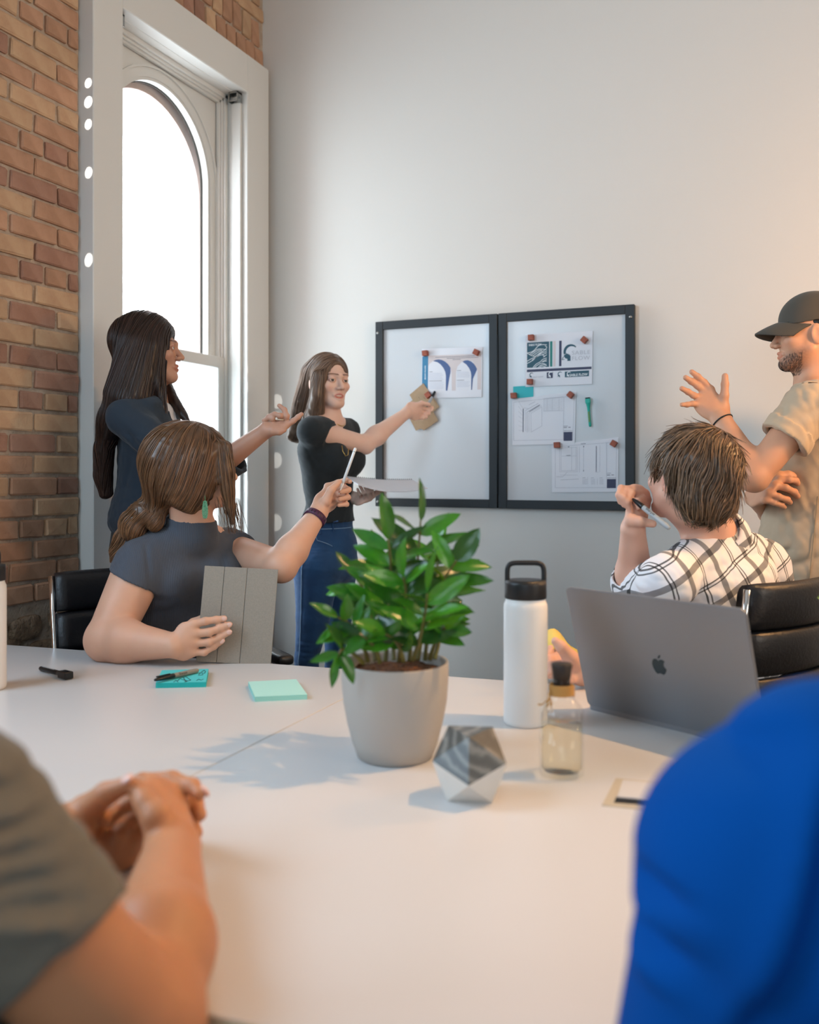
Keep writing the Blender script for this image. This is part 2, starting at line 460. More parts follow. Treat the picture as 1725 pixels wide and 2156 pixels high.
# window wall: mortar bed with an opening, bricks laid on it
OY0, OY1, OZ0, OZ1 = 2.698, 3.519, 0.55, 2.925
bm = bmesh.new()
XB = XW - 0.012
bx(bm, (XW - .24, -3.0, 0), (XB, OY0, 4.25)); bx(bm, (XW - .24, OY1, 0), (XB, YW, 4.25))
bx(bm, (XW - .24, OY0, 0), (XB, OY1, OZ0)); bx(bm, (XW - .24, OY0, OZ1), (XB, OY1, 4.25))
wall_left = obj('wall_left', bm, M_mortar, kind='structure')
rng = random.Random(4)
def brick_mesh(L, H, D=0.05):
    bm = bmesh.new(); bx(bm, (-D, -L/2, -H/2), (0, L/2, H/2), 0.005, 1)
    for v in bm.verts:
        v.co.x += rng.uniform(-.0015, .002); v.co.y += rng.uniform(-.0025, .0025); v.co.z += rng.uniform(-.002, .002)
    me = bpy.data.meshes.new('brick'); bm.to_mesh(me); bm.free(); return me
vari = {}
def brick_var(L, H):
    k = (round(L, 3), round(H, 3))
    if k not in vari: vari[k] = [brick_mesh(L, H) for _ in range(3)]
    return rng.choice(vari[k])
mesh_mat = {}
def put_brick(y, z, L, H, rot=0.0):
    src = brick_var(L, H); mi = rng.choice([0, 0, 1, 1, 2]) if z > 1.0 else rng.choice([1, 0, 0, 2])
    key = (src.name, mi)
    if key not in mesh_mat:
        me = src.copy(); me.materials.clear(); me.materials.append(M_br[mi]); mesh_mat[key] = me
    o = bpy.data.objects.new('brick', mesh_mat[key]); COL.objects.link(o); o.parent = wall_left
    o.location = (XW + rng.uniform(-.004, .002), y, z); o.rotation_euler = (rot + rng.uniform(-.012, .012), rng.uniform(-.02, .02), rng.uniform(-.02, .02))
CH = 0.0705; CY1 = 2.543
nbr = 0
course = 0; z = 0.80
while z < 3.02:
    hdr = (course % 6 == 3)
    pitch = 0.108 if hdr else 0.208
    y = CY1 - 0.004 - (0.0 if course % 2 == 0 else pitch * .5 - .0)
    if course % 2: put_brick(CY1 - .004 - pitch * .25, z + CH/2, pitch * .5 - .012, CH - .012); nbr += 1
    while y > 2.02:
        L = pitch - .012
        put_brick(y - pitch / 2, z + CH / 2, L, CH - .012); nbr += 1
        y -= pitch
    z += CH; course += 1
z = OZ1 + .172
rows = [(0.066, 0.105), (0.066, 0.112), (0.205, CH - .012), (0.066, 0.112), (0.205, CH-.012)]
for ri, (L, H) in enumerate(rows):
    y = YW - 0.006 - (0.03 if ri % 2 else 0)
    while y > 2.5:
        c = 0.03 * (1 - ((y - 3.1) / 0.65) ** 2) if L < .1 else 0
        put_brick(y - L / 2, z + H / 2 + c * .6 + rng.uniform(-.004, .004), L, H, (y - 3.1) * .12 if L < .1 else 0); nbr += 1
        y -= L + .011
    z += H + .012
# bricks of the same wall outside the photograph, joined
bm = bmesh.new()
for cz in range(58):
    z = 0.1 + cz * CH; y = 2.02 - (0.1 if cz % 2 else 0)
    if z > 4.15: break
    while y > -2.9:
        bx(bm, (XW - .03, y - .196, z), (XW + rng.uniform(-.003, .002), y, z + CH - .012)); y -= .208
    y0, y1 = (2.03, 3.74) if z > 3.66 else ((2.03, 2.53) if z > 3.03 else (0, 0))
    y = y1 - (0.1 if cz % 2 else 0)
    while y - .19 > y0:
        bx(bm, (XW - .03, y - .196, z), (XW + rng.uniform(-.003, .002), y, z + CH - .012)); y -= .208
o = obj('distant_brickwork', bm, M_br[0], wall_left, kind='stuff')
# broken rubble course low on the wall
M_rub = mat('rubble stone', '#a58c72', 0.95, noise=(22, 0.9, '#6b5442', 6), bump=(45, 1.0, 0.02), objvar=.2)
for (y, z, sy, sz) in ((2.14, .74, .11, .035), (2.30, .725, .10, .05), (2.45, .74, .08, .045), (2.20, .66, .12, .05), (2.38, .64, .11, .045), (2.50, .65, .07, .04), (2.05, .66, .08, .05), (2.12, .58, .12, .045), (2.33, .56, .12, .045), (2.48, .55, .09, .04)):
    bm = bmesh.new(); bmesh.ops.create_icosphere(bm, subdivisions=3, radius=1)
    for v in bm.verts:
        p = V3(v.co)[None]; k = 1 + .22 * snoise(p, 3.1, int(y * 100))[0] + .1 * snoise(p, 8, int(z * 100))[0]
        v.co = Vector((v.co.x * .014 * k, max(-1, min(1, v.co.y * 1.25)) * sy * .62 * k, max(-1, min(1, v.co.z * 1.25)) * sz * .7 * k))
    o = obj('stone', bm, M_rub, wall_left, smooth=True); o.location = (XW - .006, y, z)

# the arched window
W1 = empty('window_1', (XW, 3.108, OZ0)); W1['kind'] = 'structure'
def inW(o): o.parent = W1; o.matrix_parent_inverse = Matrix.Translation(-Vector(W1.location)); return o
XC = -2.278          # casing face
def wbox(name, lo, hi, bev=0.003, m=M_trim): return inW(box_obj(name, lo, hi, m, bev=bev, seg=1))
wbox('casing', (XW - .02, 2.543, 0.30), (XC, OY0, OZ1 + .17)); wbox('casing', (XW - .02, OY1, 0.30), (XC, 3.698, OZ1 + .17))
wbox('head_casing', (XW - .02, OY0 - .001, OZ1), (XC - .0005, OY1 + .001, OZ1 + .1695))
wbox('sill', (XW - .2, OY0 - .0, OZ0 - .06), (XC + .05, OY1, OZ0))
# jamb linings and stops
XO = XW - 0.27
for y0, y1, s in ((OY1 - .002, OY1 + .02, -1), (OY0 - .02, OY0 + .002, 1)):
    wbox('jamb', (XO, y0, OZ0), (XW, y1, OZ1))
    yi = y0 if s < 0 else y1
    for xa, xb, t in ((-2.392, -2.380, .020), (-2.402, -2.392, .028), (-2.42, -2.402, .036)):
        wbox('stop_bead', (xa, min(yi, yi + s*t), OZ0), (xb, max(yi, yi + s*t), OZ1 - .001), .002)
    for q in ((-2.302, -2.292), (-2.345, -2.335)):
        pass
wbox('head_jamb', (XO, OY0, OZ1 - .002), (XW, OY1, OZ1 + .02))
for xa, xb, t in ((-2.392, -2.380, .020), (-2.402, -2.392, .030), (-2.42, -2.402, .040)):
    wbox('stop_bead', (xa, OY0, OZ1 - t), (xb, OY1, OZ1), .002)
# roller-shade side channels with brackets
for yy, s in ((OY1, -1), (OY0, 1)):
    a, b = sorted((yy + s * .001, yy + s * .016))
    wbox('shade_channel', (-2.352, a, OZ0), (-2.306, b, OZ1 - .045), .002)
    bm = bmesh.new(); a, b = sorted((yy + s * .002, yy + s * .040))
    bx(bm, (-2.352, a, OZ1 - .048), (-2.348, b, OZ1 - .004)); bx(bm, (-2.31, a, OZ1 - .048), (-2.306, b, OZ1 - .004)); bx(bm, (-2.352, a, OZ1 - .010), (-2.306, b, OZ1 - .004))
    tube(bm, [(-2.36, (a+b)/2, OZ1 - .026), (-2.30, (a+b)/2, OZ1 - .026)], .008, 10)
    tube(bm, [(-2.36, (a+b)/2 - .012, OZ1 - .04), (-2.30, (a+b)/2 - .012, OZ1 - .04)], .004, 8)
    inW(obj('shade_bracket', bm, M_steel))
# upper sash: panel with an arched opening
def arch_pts(yc, hw, zs, n=28, z0=None):
    pts = [(yc + hw * math.cos(a), zs + hw * math.sin(a)) for a in np.linspace(0, math.pi, n)]
    if z0 is not None: pts = [(yc + hw, z0)] + pts + [(yc - hw, z0)]
    return pts
ZR = 1.70; YC = (OY0 + OY1) / 2; HWG = 0.335; ZS = 2.50
def arch_plate(name, x0, x1, outer, inner, m=M_trim):
    """plate between matching outer and inner polylines (y,z)"""
    bm = bmesh.new(); n = len(outer)
    A = [[bm.verts.new((x, p[0], p[1])) for p in pl] for x in (x0, x1) for pl in (outer, inner)]
    o0, i0, o1, i1 = A
    for k in range(n - 1):
        bm.faces.new((o0[k], o0[k+1], i0[k+1], i0[k])); bm.faces.new((o1[k], i1[k], i1[k+1], o1[k+1]))
        bm.faces.new((i0[k], i0[k+1], i1[k+1], i1[k])); bm.faces.new((o0[k], o1[k], o1[k+1], o0[k+1]))
    bmesh.ops.recalc_face_normals(bm, faces=bm.faces)
    return inW(obj(name, bm, m))
inn = arch_pts(YC, HWG, ZS, 40, ZR)
def to_rect(p, y0=OY0 + .002, y1=OY1 - .002, zt=OZ1 - .003):
    y, z = p; dy, dz = y - YC, z - ZS
    if z <= ZS: return (y1 if dy > 0 else y0, z)
    k = min(((y1 - YC) if dy > 0 else (y0 - YC)) / dy if abs(dy) > 1e-6 else 99, (zt - ZS) / dz if dz > 1e-6 else 99)
    return (YC + dy * k, ZS + dz * k)
arch_plate('arch_panel', -2.452, -2.424, [to_rect(p) for p in inn], inn)
arch_plate('arch_molding', -2.424, -2.416, arch_pts(YC, HWG + .046, ZS, 40, ZR), arch_pts(YC, HWG + .037, ZS, 40, ZR))
arch_plate('arch_molding', -2.458, -2.428, arch_pts(YC, HWG + .001, ZS, 40, ZR), arch_pts(YC, HWG - .012, ZS, 40, ZR))
M_seal = mat('old glazing putty', '#3c3833', 0.9)
arch_plate('glazing_seal', -2.466, -2.459, arch_pts(YC, HWG + .0, ZS, 40, ZR), arch_pts(YC, HWG - .016, ZS, 40, ZR), M_seal)
def glass_mat(name, haze):
    m = bpy.data.materials.new(name); m.use_nodes = True; n = m.node_tree; n.nodes.clear()
    o = n.nodes.new('ShaderNodeOutputMaterial'); t = n.nodes.new('ShaderNodeBsdfTransparent'); t.inputs[0].default_value = (.97, .985, .98, 1)
    g = n.nodes.new('ShaderNodeBsdfGlossy'); g.inputs['Roughness'].default_value = 0.02
    f = n.nodes.new('ShaderNodeFresnel'); mx = n.nodes.new('ShaderNodeMixShader')
    ge = n.nodes.new('ShaderNodeNewGeometry'); ml = n.nodes.new('ShaderNodeMath'); ml.operation = 'MULTIPLY_ADD'; ml.inputs[1].default_value = -1; ml.inputs[2].default_value = 1
    m3 = n.nodes.new('ShaderNodeMath'); m3.operation = 'MULTIPLY'; n.links.new(ge.outputs['Backfacing'], ml.inputs[0]); n.links.new(ml.outputs[0], m3.inputs[0]); n.links.new(f.outputs[0], m3.inputs[1])
    n.links.new(m3.outputs[0], mx.inputs[0]); n.links.new(t.outputs[0], mx.inputs[1]); n.links.new(g.outputs[0], mx.inputs[2])
    out = mx.outputs[0]
    if haze:
        d = n.nodes.new('ShaderNodeBsdfTranslucent'); d.inputs[0].default_value = (.9, .95, .95, 1)
        m2 = n.nodes.new('ShaderNodeMixShader'); m2.inputs[0].default_value = haze
        n.links.new(out, m2.inputs[1]); n.links.new(d.outputs[0], m2.inputs[2]); out = m2.outputs[0]
    n.links.new(out, o.inputs[0]); return m
M_glass = glass_mat('window glass', 0); M_frost = glass_mat('hazed window glass', 0.35)
bm = bmesh.new(); gp = arch_pts(YC, HWG - .004, ZS, 40, ZR)
prism(bm, gp, 0, .004, Matrix(((0, 0, 1, -2.472), (1, 0, 0, 0), (0, 1, 0, 0), (0, 0, 0, 1)))); bmesh.ops.recalc_face_normals(bm, faces=bm.faces); inW(obj('pane', bm, M_glass))
# lower sash in front
xa, xb = -2.424, -2.388
wbox('sash_rail', (xa, OY0 + .03, ZR - .005), (xb, OY1 - .012, ZR + .045)); wbox('sash_rail', (xa, OY0 + .03, OZ0), (xb, OY1 - .012, OZ0 + .07))
wbox('sash_stile', (xa, OY1 - .065, OZ0 + .07), (xb + .0006, OY1 - .012, ZR + .0455)); wbox('sash_stile', (xa, OY0 + .012, OZ0 + .07), (xb + .0006, OY0 + .065, ZR + .0455))
wbox('sash_lock', (xa, YC - .03, ZR + .045), (xb, YC + .03, ZR + .055), .002, M_steel)
o = wbox('pane', (-2.414, OY0 + .06, OZ0 + .065), (-2.410, OY1 - .06, ZR), 0, M_frost)
# exterior masonry arch and a pale building opposite
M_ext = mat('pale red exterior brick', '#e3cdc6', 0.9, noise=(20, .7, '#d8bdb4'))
bm = bmesh.new()
outer = [(YC + (1.1 if p[0] > YC else -1.1) if p[1] <= ZS - .04 else YC + (p[0] - YC) * 3.2, p[1] if p[1] <= ZS - .04 else ZS + (p[1] - ZS) * 3.2) for p in arch_pts(YC, .36, ZS - .06, 30, -.5)]
inner = arch_pts(YC, .36, ZS - .06, 30, -.5)
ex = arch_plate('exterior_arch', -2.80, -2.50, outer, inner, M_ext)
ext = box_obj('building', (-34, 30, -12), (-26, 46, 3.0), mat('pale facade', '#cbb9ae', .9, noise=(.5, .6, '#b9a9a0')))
bm = bmesh.new()
for k in range(6):
    for j in range(3): bx(bm, (-26.0, 31 + k * 2.5, -8 + j * 3.6), (-25.9, 32.2 + k * 2.5, -6 + j * 3.6))
obj('window', bm, mat('far window glass', '#6e7f8c', .2), ext, kind='stuff')
tag(ext, 'pale building seen through the arched window across the street', 'building')
# ------------------------------------------------------------------ conference table
M_table = mat('white laminate', '#cccac9', 0.28, noise=(3, .2, '#c7c5c4'))
M_edge = mat('table edge band', '#d9c9a4', 0.5)
M_groove = mat('panel joint', '#8a7d6d', 0.8)
tab = empty('conference_table', LD(0.2, 1.5)); tag(tab, 'large white laminate conference table filling the foreground', 'table')
def inP(o, p): o.parent = p; o.matrix_parent_inverse = Matrix.Translation(-Vector(p.location)); return o
EDGE_F = lambda lat: 2.226 - 0.325 * (lat - 0.157)
EDGE_N = lambda lat: 0.859 - 0.36 * (lat + 0.208)
LA, LB = -1.27, 1.9
pts = [LD(l, EDGE_F(l))[:2] for l in np.linspace(LA, LB, 12)] + [LD(l, EDGE_N(l))[:2] for l in np.linspace(LB - .5, LA + .2, 12)]
pts = pts[::-1]
s0, s1 = TB(715, 1475)[:2], TB(400, 1635)[:2]
sd = nz(s1 - s0)
def side(p): return (p[0] - s0[0]) * sd[1] - (p[1] - s0[1]) * sd[0]
def clip_poly(P, sgn, g=0.0009):
    out = []
    for i in range(len(P)):
        a, b = P[i], P[(i + 1) % len(P)]; da, db = sgn * side(a) - g, sgn * side(b) - g
        if da >= 0: out.append(a)
        if (da >= 0) != (db >= 0): out.append(a + (b - a) * (da / (da - db)))
    return out
for sgn in (1, -1):
    P2 = clip_poly(pts, sgn); bm = bmesh.new(); prism(bm, [tuple(q) for q in P2], TZ - .030, TZ)
    bmesh.ops.recalc_face_normals(bm, faces=bm.faces)
    es = [e for e in bm.edges if abs(e.verts[0].co.z - TZ) < 1e-5 and abs(e.verts[1].co.z - TZ) < 1e-5]
    bmesh.ops.bevel(bm, geom=es, offset=0.0008, segments=1, affect='EDGES')
    o = obj('tabletop', bm, [M_table, M_edge])
    for p in o.data.polygons:
        if abs(p.normal.z) < .3: p.material_index = 1
    inP(o, tab)
bm = bmesh.new(); q0, q1 = s0 - sd * .28, s1 + sd * .9; nn = np.array([-sd[1], sd[0]]) * .0012
prism(bm, [tuple(q0 - nn), tuple(q1 - nn), tuple(q1 + nn), tuple(q0 + nn)], TZ - .028, TZ - .0012); bmesh.ops.recalc_face_normals(bm, faces=bm.faces)
inP(obj('joint_strip', bm, M_groove), tab)
for lat, d in ((-.85, 1.75), (-.1, 1.42), (1.0, 1.1)):
    bm = bmesh.new(); M = frame(x=(RT * 1 + FW * -.325), z=UP, p=LD(lat, d)); bx(bm, (-.03, -.42, 0.0), (.03, .42, TZ - .03), .006, 2, M)
    inP(obj('leg', bm, M_steel), tab)
# cable port in the tabletop
port = empty('cable_port', TB(1335, 1675)); tag(port, 'square metal cable port with white lid set into the tabletop by the blue sleeve', 'table port')
port.location.z = TZ
def quadpts(ps, z): return [tuple(TB(x, y, z)[:2]) for x, y in ps]
def shrink(P, k):
    P = np.array(P); c = P.mean(0); return [tuple(q) for q in c + (P - c) * k]
PQ = quadpts([(1268, 1697), (1412, 1712), (1422, 1652), (1297, 1640)], TZ)
def qprism(name, P, z0, z1, m, parent):
    bm = bmesh.new(); prism(bm, P, z0, z1); bmesh.ops.recalc_face_normals(bm, faces=bm.faces); return inP(obj(name, bm, m), parent)
M_nickel = mat('satin nickel', '#c4b8a2', 0.5, .25)
qprism('port_frame', PQ, TZ, TZ + .0015, M_nickel, port)
qprism('port_recess', quadpts([(1293, 1692), (1400, 1701), (1403, 1690), (1298, 1681)], TZ), TZ + .0014, TZ + .0021, M_black, port)
LQ = quadpts([(1300, 1682), (1404, 1691), (1412, 1655), (1312, 1646)], TZ)
qprism('port_lid', LQ, TZ + .0018, TZ + .0034, M_table, port)

# ------------------------------------------------------------------ pads and markers on the table
def pad(name, tops, th, mcol, mside, label):
    t = empty(name, TB(*tops[0], TZ)); t.location.z = TZ; P = quadpts(tops, TZ + th)
    for k in range(1):
        bm = bmesh.new(); prism(bm, P, TZ, TZ + th); bmesh.ops.recalc_face_normals(bm, faces=bm.faces); o = inP(obj('paper_block', bm, [mcol, mside]), t)
        for p in o.data.polygons:
            if abs(p.normal.z) < .5: p.material_index = 1
    return tag(t, label, 'sticky notes')
M_teal = mat('teal note paper', '#4fc3c6', .8); M_teal2 = mat('teal pad edge', '#1fa9a6', .8, bump=(500, .3, .001))
M_mint = mat('mint note paper', '#a9dcd4', .8); M_mint2 = mat('mint pad edge', '#8fcbc0', .8, bump=(500, .3, .001))
M_ink = mat('black ink', '#1d2328', .6)
p1 = pad('sticky_note_pad', [(328, 1438), (434, 1436), (439, 1408), (341, 1411)], .012, M_teal, M_teal2, 'teal sticky note pad with ink doodles and a marker lying on it')
p2 = pad('sticky_note_pad', [(537, 1467), (647, 1462), (624, 1430), (523, 1435)], .011, M_mint, M_mint2, 'pale mint blank sticky note pad on the table')
bm = bmesh.new(); zz = TZ + .0124
def ink(px): tube(bm, [TB(x, y, zz) for x, y in px], .0007, 4)
ink([(373, 1434), (380, 1428), (392, 1425), (402, 1432), (388, 1436)]); ink([(366, 1436), (370, 1432), (375, 1436)]); ink([(381, 1430), (396, 1434)]); ink([(386, 1426), (392, 1436)])
ink([(418, 1422), (421, 1417), (427, 1417), (427, 1421), (420, 1422)]); ink([(424, 1415), (430, 1411), (433, 1414), (430, 1418)]); ink([(414, 1433), (418, 1430), (424, 1432), (428, 1430)])
inP(obj('doodle', bm, M_ink), p1)
M_mgrey = mat('grey marker barrel', '#a7abad', .35); M_mblack = mat('glossy black cap', '#121315', .3)
def marker(name, a, b, r, label, m_body, m_cap, capf=.42, text=None, tip=True):
    """a = cap end, b = barrel end"""
    a, b = V3(a), V3(b); L = np.linalg.norm(b - a); u = (b - a) / L
    t = empty(name, a); x = u; zr = UP if abs(u @ UP) < .9 else FW
    M = frame(z=x, x=zr, p=a) ; Ml = M.copy(); Ml.translation = (0, 0, 0)
    bm = bmesh.new(); c = L * capf
    lathe(bm, [(0, 0), (r * .45, .001), (r * .6, .006), (r * .85, c * .35), (r * 1.02, c * .75), (r * 1.05, c - .001), (r * .95, c)], 20, M=Ml); obj('cap', bm, m_cap, t, True)
    bm = bmesh.new(); lathe(bm, [(r * .8, c - .004), (r * .96, c), (r, c + .004), (r, L - .014), (r * .85, L - .004), (r * .5, L - .0008), (0, L)], 20, M=Ml); obj('barrel', bm, m_body, t, True)
    if tip:
        bm = bmesh.new(); bx(bm, (r * .8, -.0015, .006), (r * 1.35, .0015, c * .8), .0006, 1, Ml); obj('clip', bm, m_cap, t)
    if text:
        n = nz(-FW + UP * .3); n = n - u * (n @ u); n = nz(n)
        TM = frame(x=u, z=n, p=u * (c + L * .08) + n * (r + .0003) - np.cross(n, u) * r * .45)
        text_mesh(text, r * 1.5, 'lettering', M_ink, t, TM)
    tag(t, label, 'marker'); return t
marker('permanent_marker', TB(325, 1432, .760), TB(418, 1411, .758), .0058, 'grey barrelled permanent marker with black cap lying on the teal sticky notes', mat('taupe marker barrel', '#8f8b82', .4), M_mblack, .43, 'Sharpie')
# small dry-erase marker with an eraser cap
t = empty('dry_erase_marker', TB(100, 1410)); t.location.z = TZ
a, b = TB(85, 1407, TZ + .007), TB(146, 1423, TZ + .010); u = nz(b - a)
Ml = frame(z=u, x=UP, p=a - V3(t.location))
L = np.linalg.norm(b - a)
bm = bmesh.new(); lathe(bm, [(0, 0), (.005, .001), (.006, .006), (.006, L * .62), (.0045, L * .66)], 16, M=Ml); obj('barrel', bm, M_black, t, True)
bm = bmesh.new(); lathe(bm, [(.005, L * .60), (.006, L * .62), (.008, L * .74)], 16, M=Ml); bx(bm, (-.008, -.011, L * .74), (.009, .011, L * 1.0), .002, 2, Ml); obj('eraser_cap', bm, M_mblack, t)
bm = bmesh.new(); bx(bm, (.0055, -.002, .012), (.0063, .002, L * .5), 0, 1, Ml); obj('print', bm, M_mgrey, t)
tag(t, 'short black dry-erase marker with eraser cap at the left of the table', 'marker')

# ------------------------------------------------------------------ flasks
M_wht = mat('white powder coat', '#e4e1de', .38, bump=(600, .05, .001)); M_cap = mat('matte black cap', '#1b1c1e', .45)
def flask(loc, label, yaw=0):
    t = empty('water_flask', loc); t.rotation_euler[2] = yaw; R = .0432
    bm = bmesh.new(); lathe(bm, [(0, 0), (R * .93, 0), (R * .985, .003), (R, .010), (R, .228), (R * .985, .236), (R * .93, .241), (R * .905, .243), (R * .905, .252)], 64); obj('bottle_body', bm, M_wht, t, True)
    bm = bmesh.new(); lathe(bm, [(R * .93, .2475), (R * .955, .249), (R * .955, .275), (R * .93, .283), (R * .6, .284), (0, .284)], 64, cap=False); obj('lid', bm, M_cap, t, True)
    h = []
    for i in range(41):
        a = math.pi * i / 40; c, s = math.cos(a), math.sin(a); e = .35
        h.append((R * .84 * math.copysign(abs(c) ** e, c), 0, .281 + .036 * abs(s) ** e))
    bm = bmesh.new(); tube(bm, [(R * .84, 0, .262)] + h + [(-R * .84, 0, .262)], .0052, 12); obj('handle', bm, M_cap, t, True)
    tag(t, label, 'flask'); return t
flask(LD((1107 - CXP) / FPX * 1.83, 1.83, TZ), 'white flask with black loop lid standing between the plant and the laptop', YAW)
flask(LD((-29 - CXP) / FPX * 2.12, 2.12, TZ), 'white flask cut off by the left edge of the photo', YAW + 1.2)

# ------------------------------------------------------------------ glass bottle with stopper
def clear(name, col, k=1.0):
    m = glass_mat(name, 0)
    for nd in m.node_tree.nodes:
        if nd.type == 'BSDF_TRANSPARENT': nd.inputs[0].default_value = (*col, 1)
        if nd.type == 'FRESNEL': nd.inputs[0].default_value = 1.35
    return m
M_cg = clear('clear glass', (.99, .995, .99)); M_liq = clear('pale yellow liquid', (1, .985, .91))
t = empty('glass_bottle', LD((1183 - CXP) / FPX * 1.52, 1.52, TZ)); R = .0365
bm = bmesh.new()
lathe(bm, [(0, .002), (R*.8, .0005), (R*.97, .003), (R, .010), (R, .088), (R*.98, .094), (R, .099), (R*.98, .104), (R*.86, .114), (R*.6, .124), (R*.50, .130), (R*.48, .150), (R*.56, .153), (R*.56, .158), (R*.48, .160),
           (R*.38, .159), (R*.38, .132), (R*.5, .124), (R*.76, .112), (R*.90, .102), (R*.90, .014), (R*.8, .009), (0, .008)], 64)
obj('glass', bm, M_cg, t, True)
bm = bmesh.new(); lathe(bm, [(0, .0085), (R*.79, .0095), (R*.893, .0145), (R*.893, .084), (0, .084)], 64); obj('liquid', bm, M_liq, t, True)
bm = bmesh.new(); lathe(bm, [(0, .146), (R*.37, .146), (R*.375, .159), (R*.40, .160), (R*.47, .181), (R*.45, .183), (0, .183)], 40); obj('stopper', bm, mat('black cork stopper', '#2b211b', .5, noise=(200, .5, '#1a1513')), t, True)
M_tw = mat('jute twine', '#b98a4c', .9, bump=(400, .8, .002))
bm = bmesh.new(); P = [((R*.5 + .0016) * math.cos(a), (R*.5 + .0016) * math.sin(a), .131 + .0175 * a / (2*math.pi*7)) for a in np.linspace(0, 2*math.pi*7, 200)]
tube(bm, P, .0016, 6)
tube(bm, [(-.014, -.012, .147), (-.017, -.018, .135), (-.012, -.022, .122), (-.018, -.026, .116), (-.016, -.024, .128), (-.013, -.016, .14)], .0016, 6)
tube(bm, [(-.016, -.016, .128), (-.026, -.022, .118), (-.034, -.022, .117)], .0015, 6); tube(bm, [(-.012, -.02, .122), (-.010, -.027, .110), (-.016, -.028, .108)], .0015, 6)
obj('twine', bm, M_tw, t, True)
tag(t, 'small clear glass bottle of pale liquid with dark stopper and twine', 'bottle')

# ------------------------------------------------------------------ stone icosahedron
t = empty('icosahedron_ornament', LD((990 - CXP) / FPX * 1.415, 1.415, TZ)); a = .0685
r1, r2, h1, h2 = .5774 * a, .9342 * a, .7558 * a, .1784 * a
az0 = math.atan2(-FW[1] - .10 * RT[1], -FW[0] - .10 * RT[0])
vs = []
for k in range(3): vs.append((r2 * math.cos(az0 + 2*math.pi*k/3), r2 * math.sin(az0 + 2*math.pi*k/3), h1 - h2))          # ring low
for k in range(3): an = az0 + math.pi/3 + 2*math.pi*k/3; vs.append((r2 * math.cos(an), r2 * math.sin(an), h1 + h2))     # ring high
for k in range(3): an = az0 + math.pi/3 + 2*math.pi*k/3; vs.append((r1 * math.cos(an), r1 * math.sin(an), 0))
for k in range(3): an = az0 + 2*math.pi*k/3; vs.append((r1 * math.cos(an), r1 * math.sin(an), 2 * h1))
bm = bmesh.new(); [bm.verts.new(v) for v in vs]; bmesh.ops.convex_hull(bm, input=bm.verts); bmesh.ops.recalc_face_normals(bm, faces=bm.faces)
M_marb = bpy.data.materials.new('grey marble'); M_marb.use_nodes = True; n_ = M_marb.node_tree; b_ = n_.nodes['Principled BSDF']; b_.inputs['Roughness'].default_value = .3
tc = n_.nodes.new('ShaderNodeTexCoord'); wv = n_.nodes.new('ShaderNodeTexWave'); wv.inputs['Scale'].default_value = 16; wv.inputs['Distortion'].default_value = 7; wv.inputs['Detail'].default_value = 5; wv.inputs['Detail Scale'].default_value = 1.2
cr = n_.nodes.new('ShaderNodeValToRGB'); e = cr.color_ramp.elements; e[0].color = (*srgb('#4d4e4b'), 1); e[1].color = (*srgb('#7b7a75'), 1); q = cr.color_ramp.elements.new(.55); q.color = (*srgb('#57585600'[:7]), 1)
mp = n_.nodes.new('ShaderNodeMapping'); mp.inputs['Rotation'].default_value = (.5, .9, .4)
n_.links.new(tc.outputs['Object'], mp.inputs[0]); n_.links.new(mp.outputs[0], wv.inputs['Vector']); n_.links.new(wv.outputs['Fac'], cr.inputs[0]); n_.links.new(cr.outputs[0], b_.inputs['Base Color'])
M_conc = mat('white cast stone', '#d6d1c9', .55, noise=(30, .4, '#c9c2b8'), bump=(120, .1, .002))
lo = bm.copy()
bmesh.ops.delete(bm, geom=[f for f in bm.faces if f.calc_center_median().z < h1], context='FACES'); bmesh.ops.delete(lo, geom=[f for f in lo.faces if f.calc_center_median().z >= h1], context='FACES')
obj('marble_half', bm, M_marb, t); obj('cast_half', lo, M_conc, t)
tag(t, 'faceted ornament with grey marble top and white bottom beside the plant pot', 'ornament')

# ------------------------------------------------------------------ potted plant
M_pot = mat('warm grey ceramic', '#a7a098', .55, bump=(180, .04, .002))
M_soil = mat('potting bark', '#4a2c1a', .95, noise=(120, .9, '#7a4a28'), bump=(150, 1, .01))
def leaf_mat(name, c1, c2):
    m = mat(name, c1, .27, noise=(9, .6, c2), spec=.6, objvar=.25); b = m.node_tree.nodes['Principled BSDF']
    n = m.node_tree; tr = n.nodes.new('ShaderNodeBsdfTranslucent'); tr.inputs[0].default_value = (*srgb('#8fc230'), 1); mx = n.nodes.new('ShaderNodeMixShader'); mx.inputs[0].default_value = .12
    o = n.nodes['Material Output']; n.links.new(b.outputs[0], mx.inputs[1]); n.links.new(tr.outputs[0], mx.inputs[2]); n.links.new(mx.outputs[0], o.inputs[0]); return m
M_leaf = [leaf_mat('green leaf', '#256b1c', '#184f18'), leaf_mat('bright green leaf', '#3d8720', '#2b6c1b'), leaf_mat('dark green leaf', '#184a20', '#12391a')]
M_stem = mat('green brown stem', '#6b6a2e', .5, noise=(30, .8, '#4e3a22'))
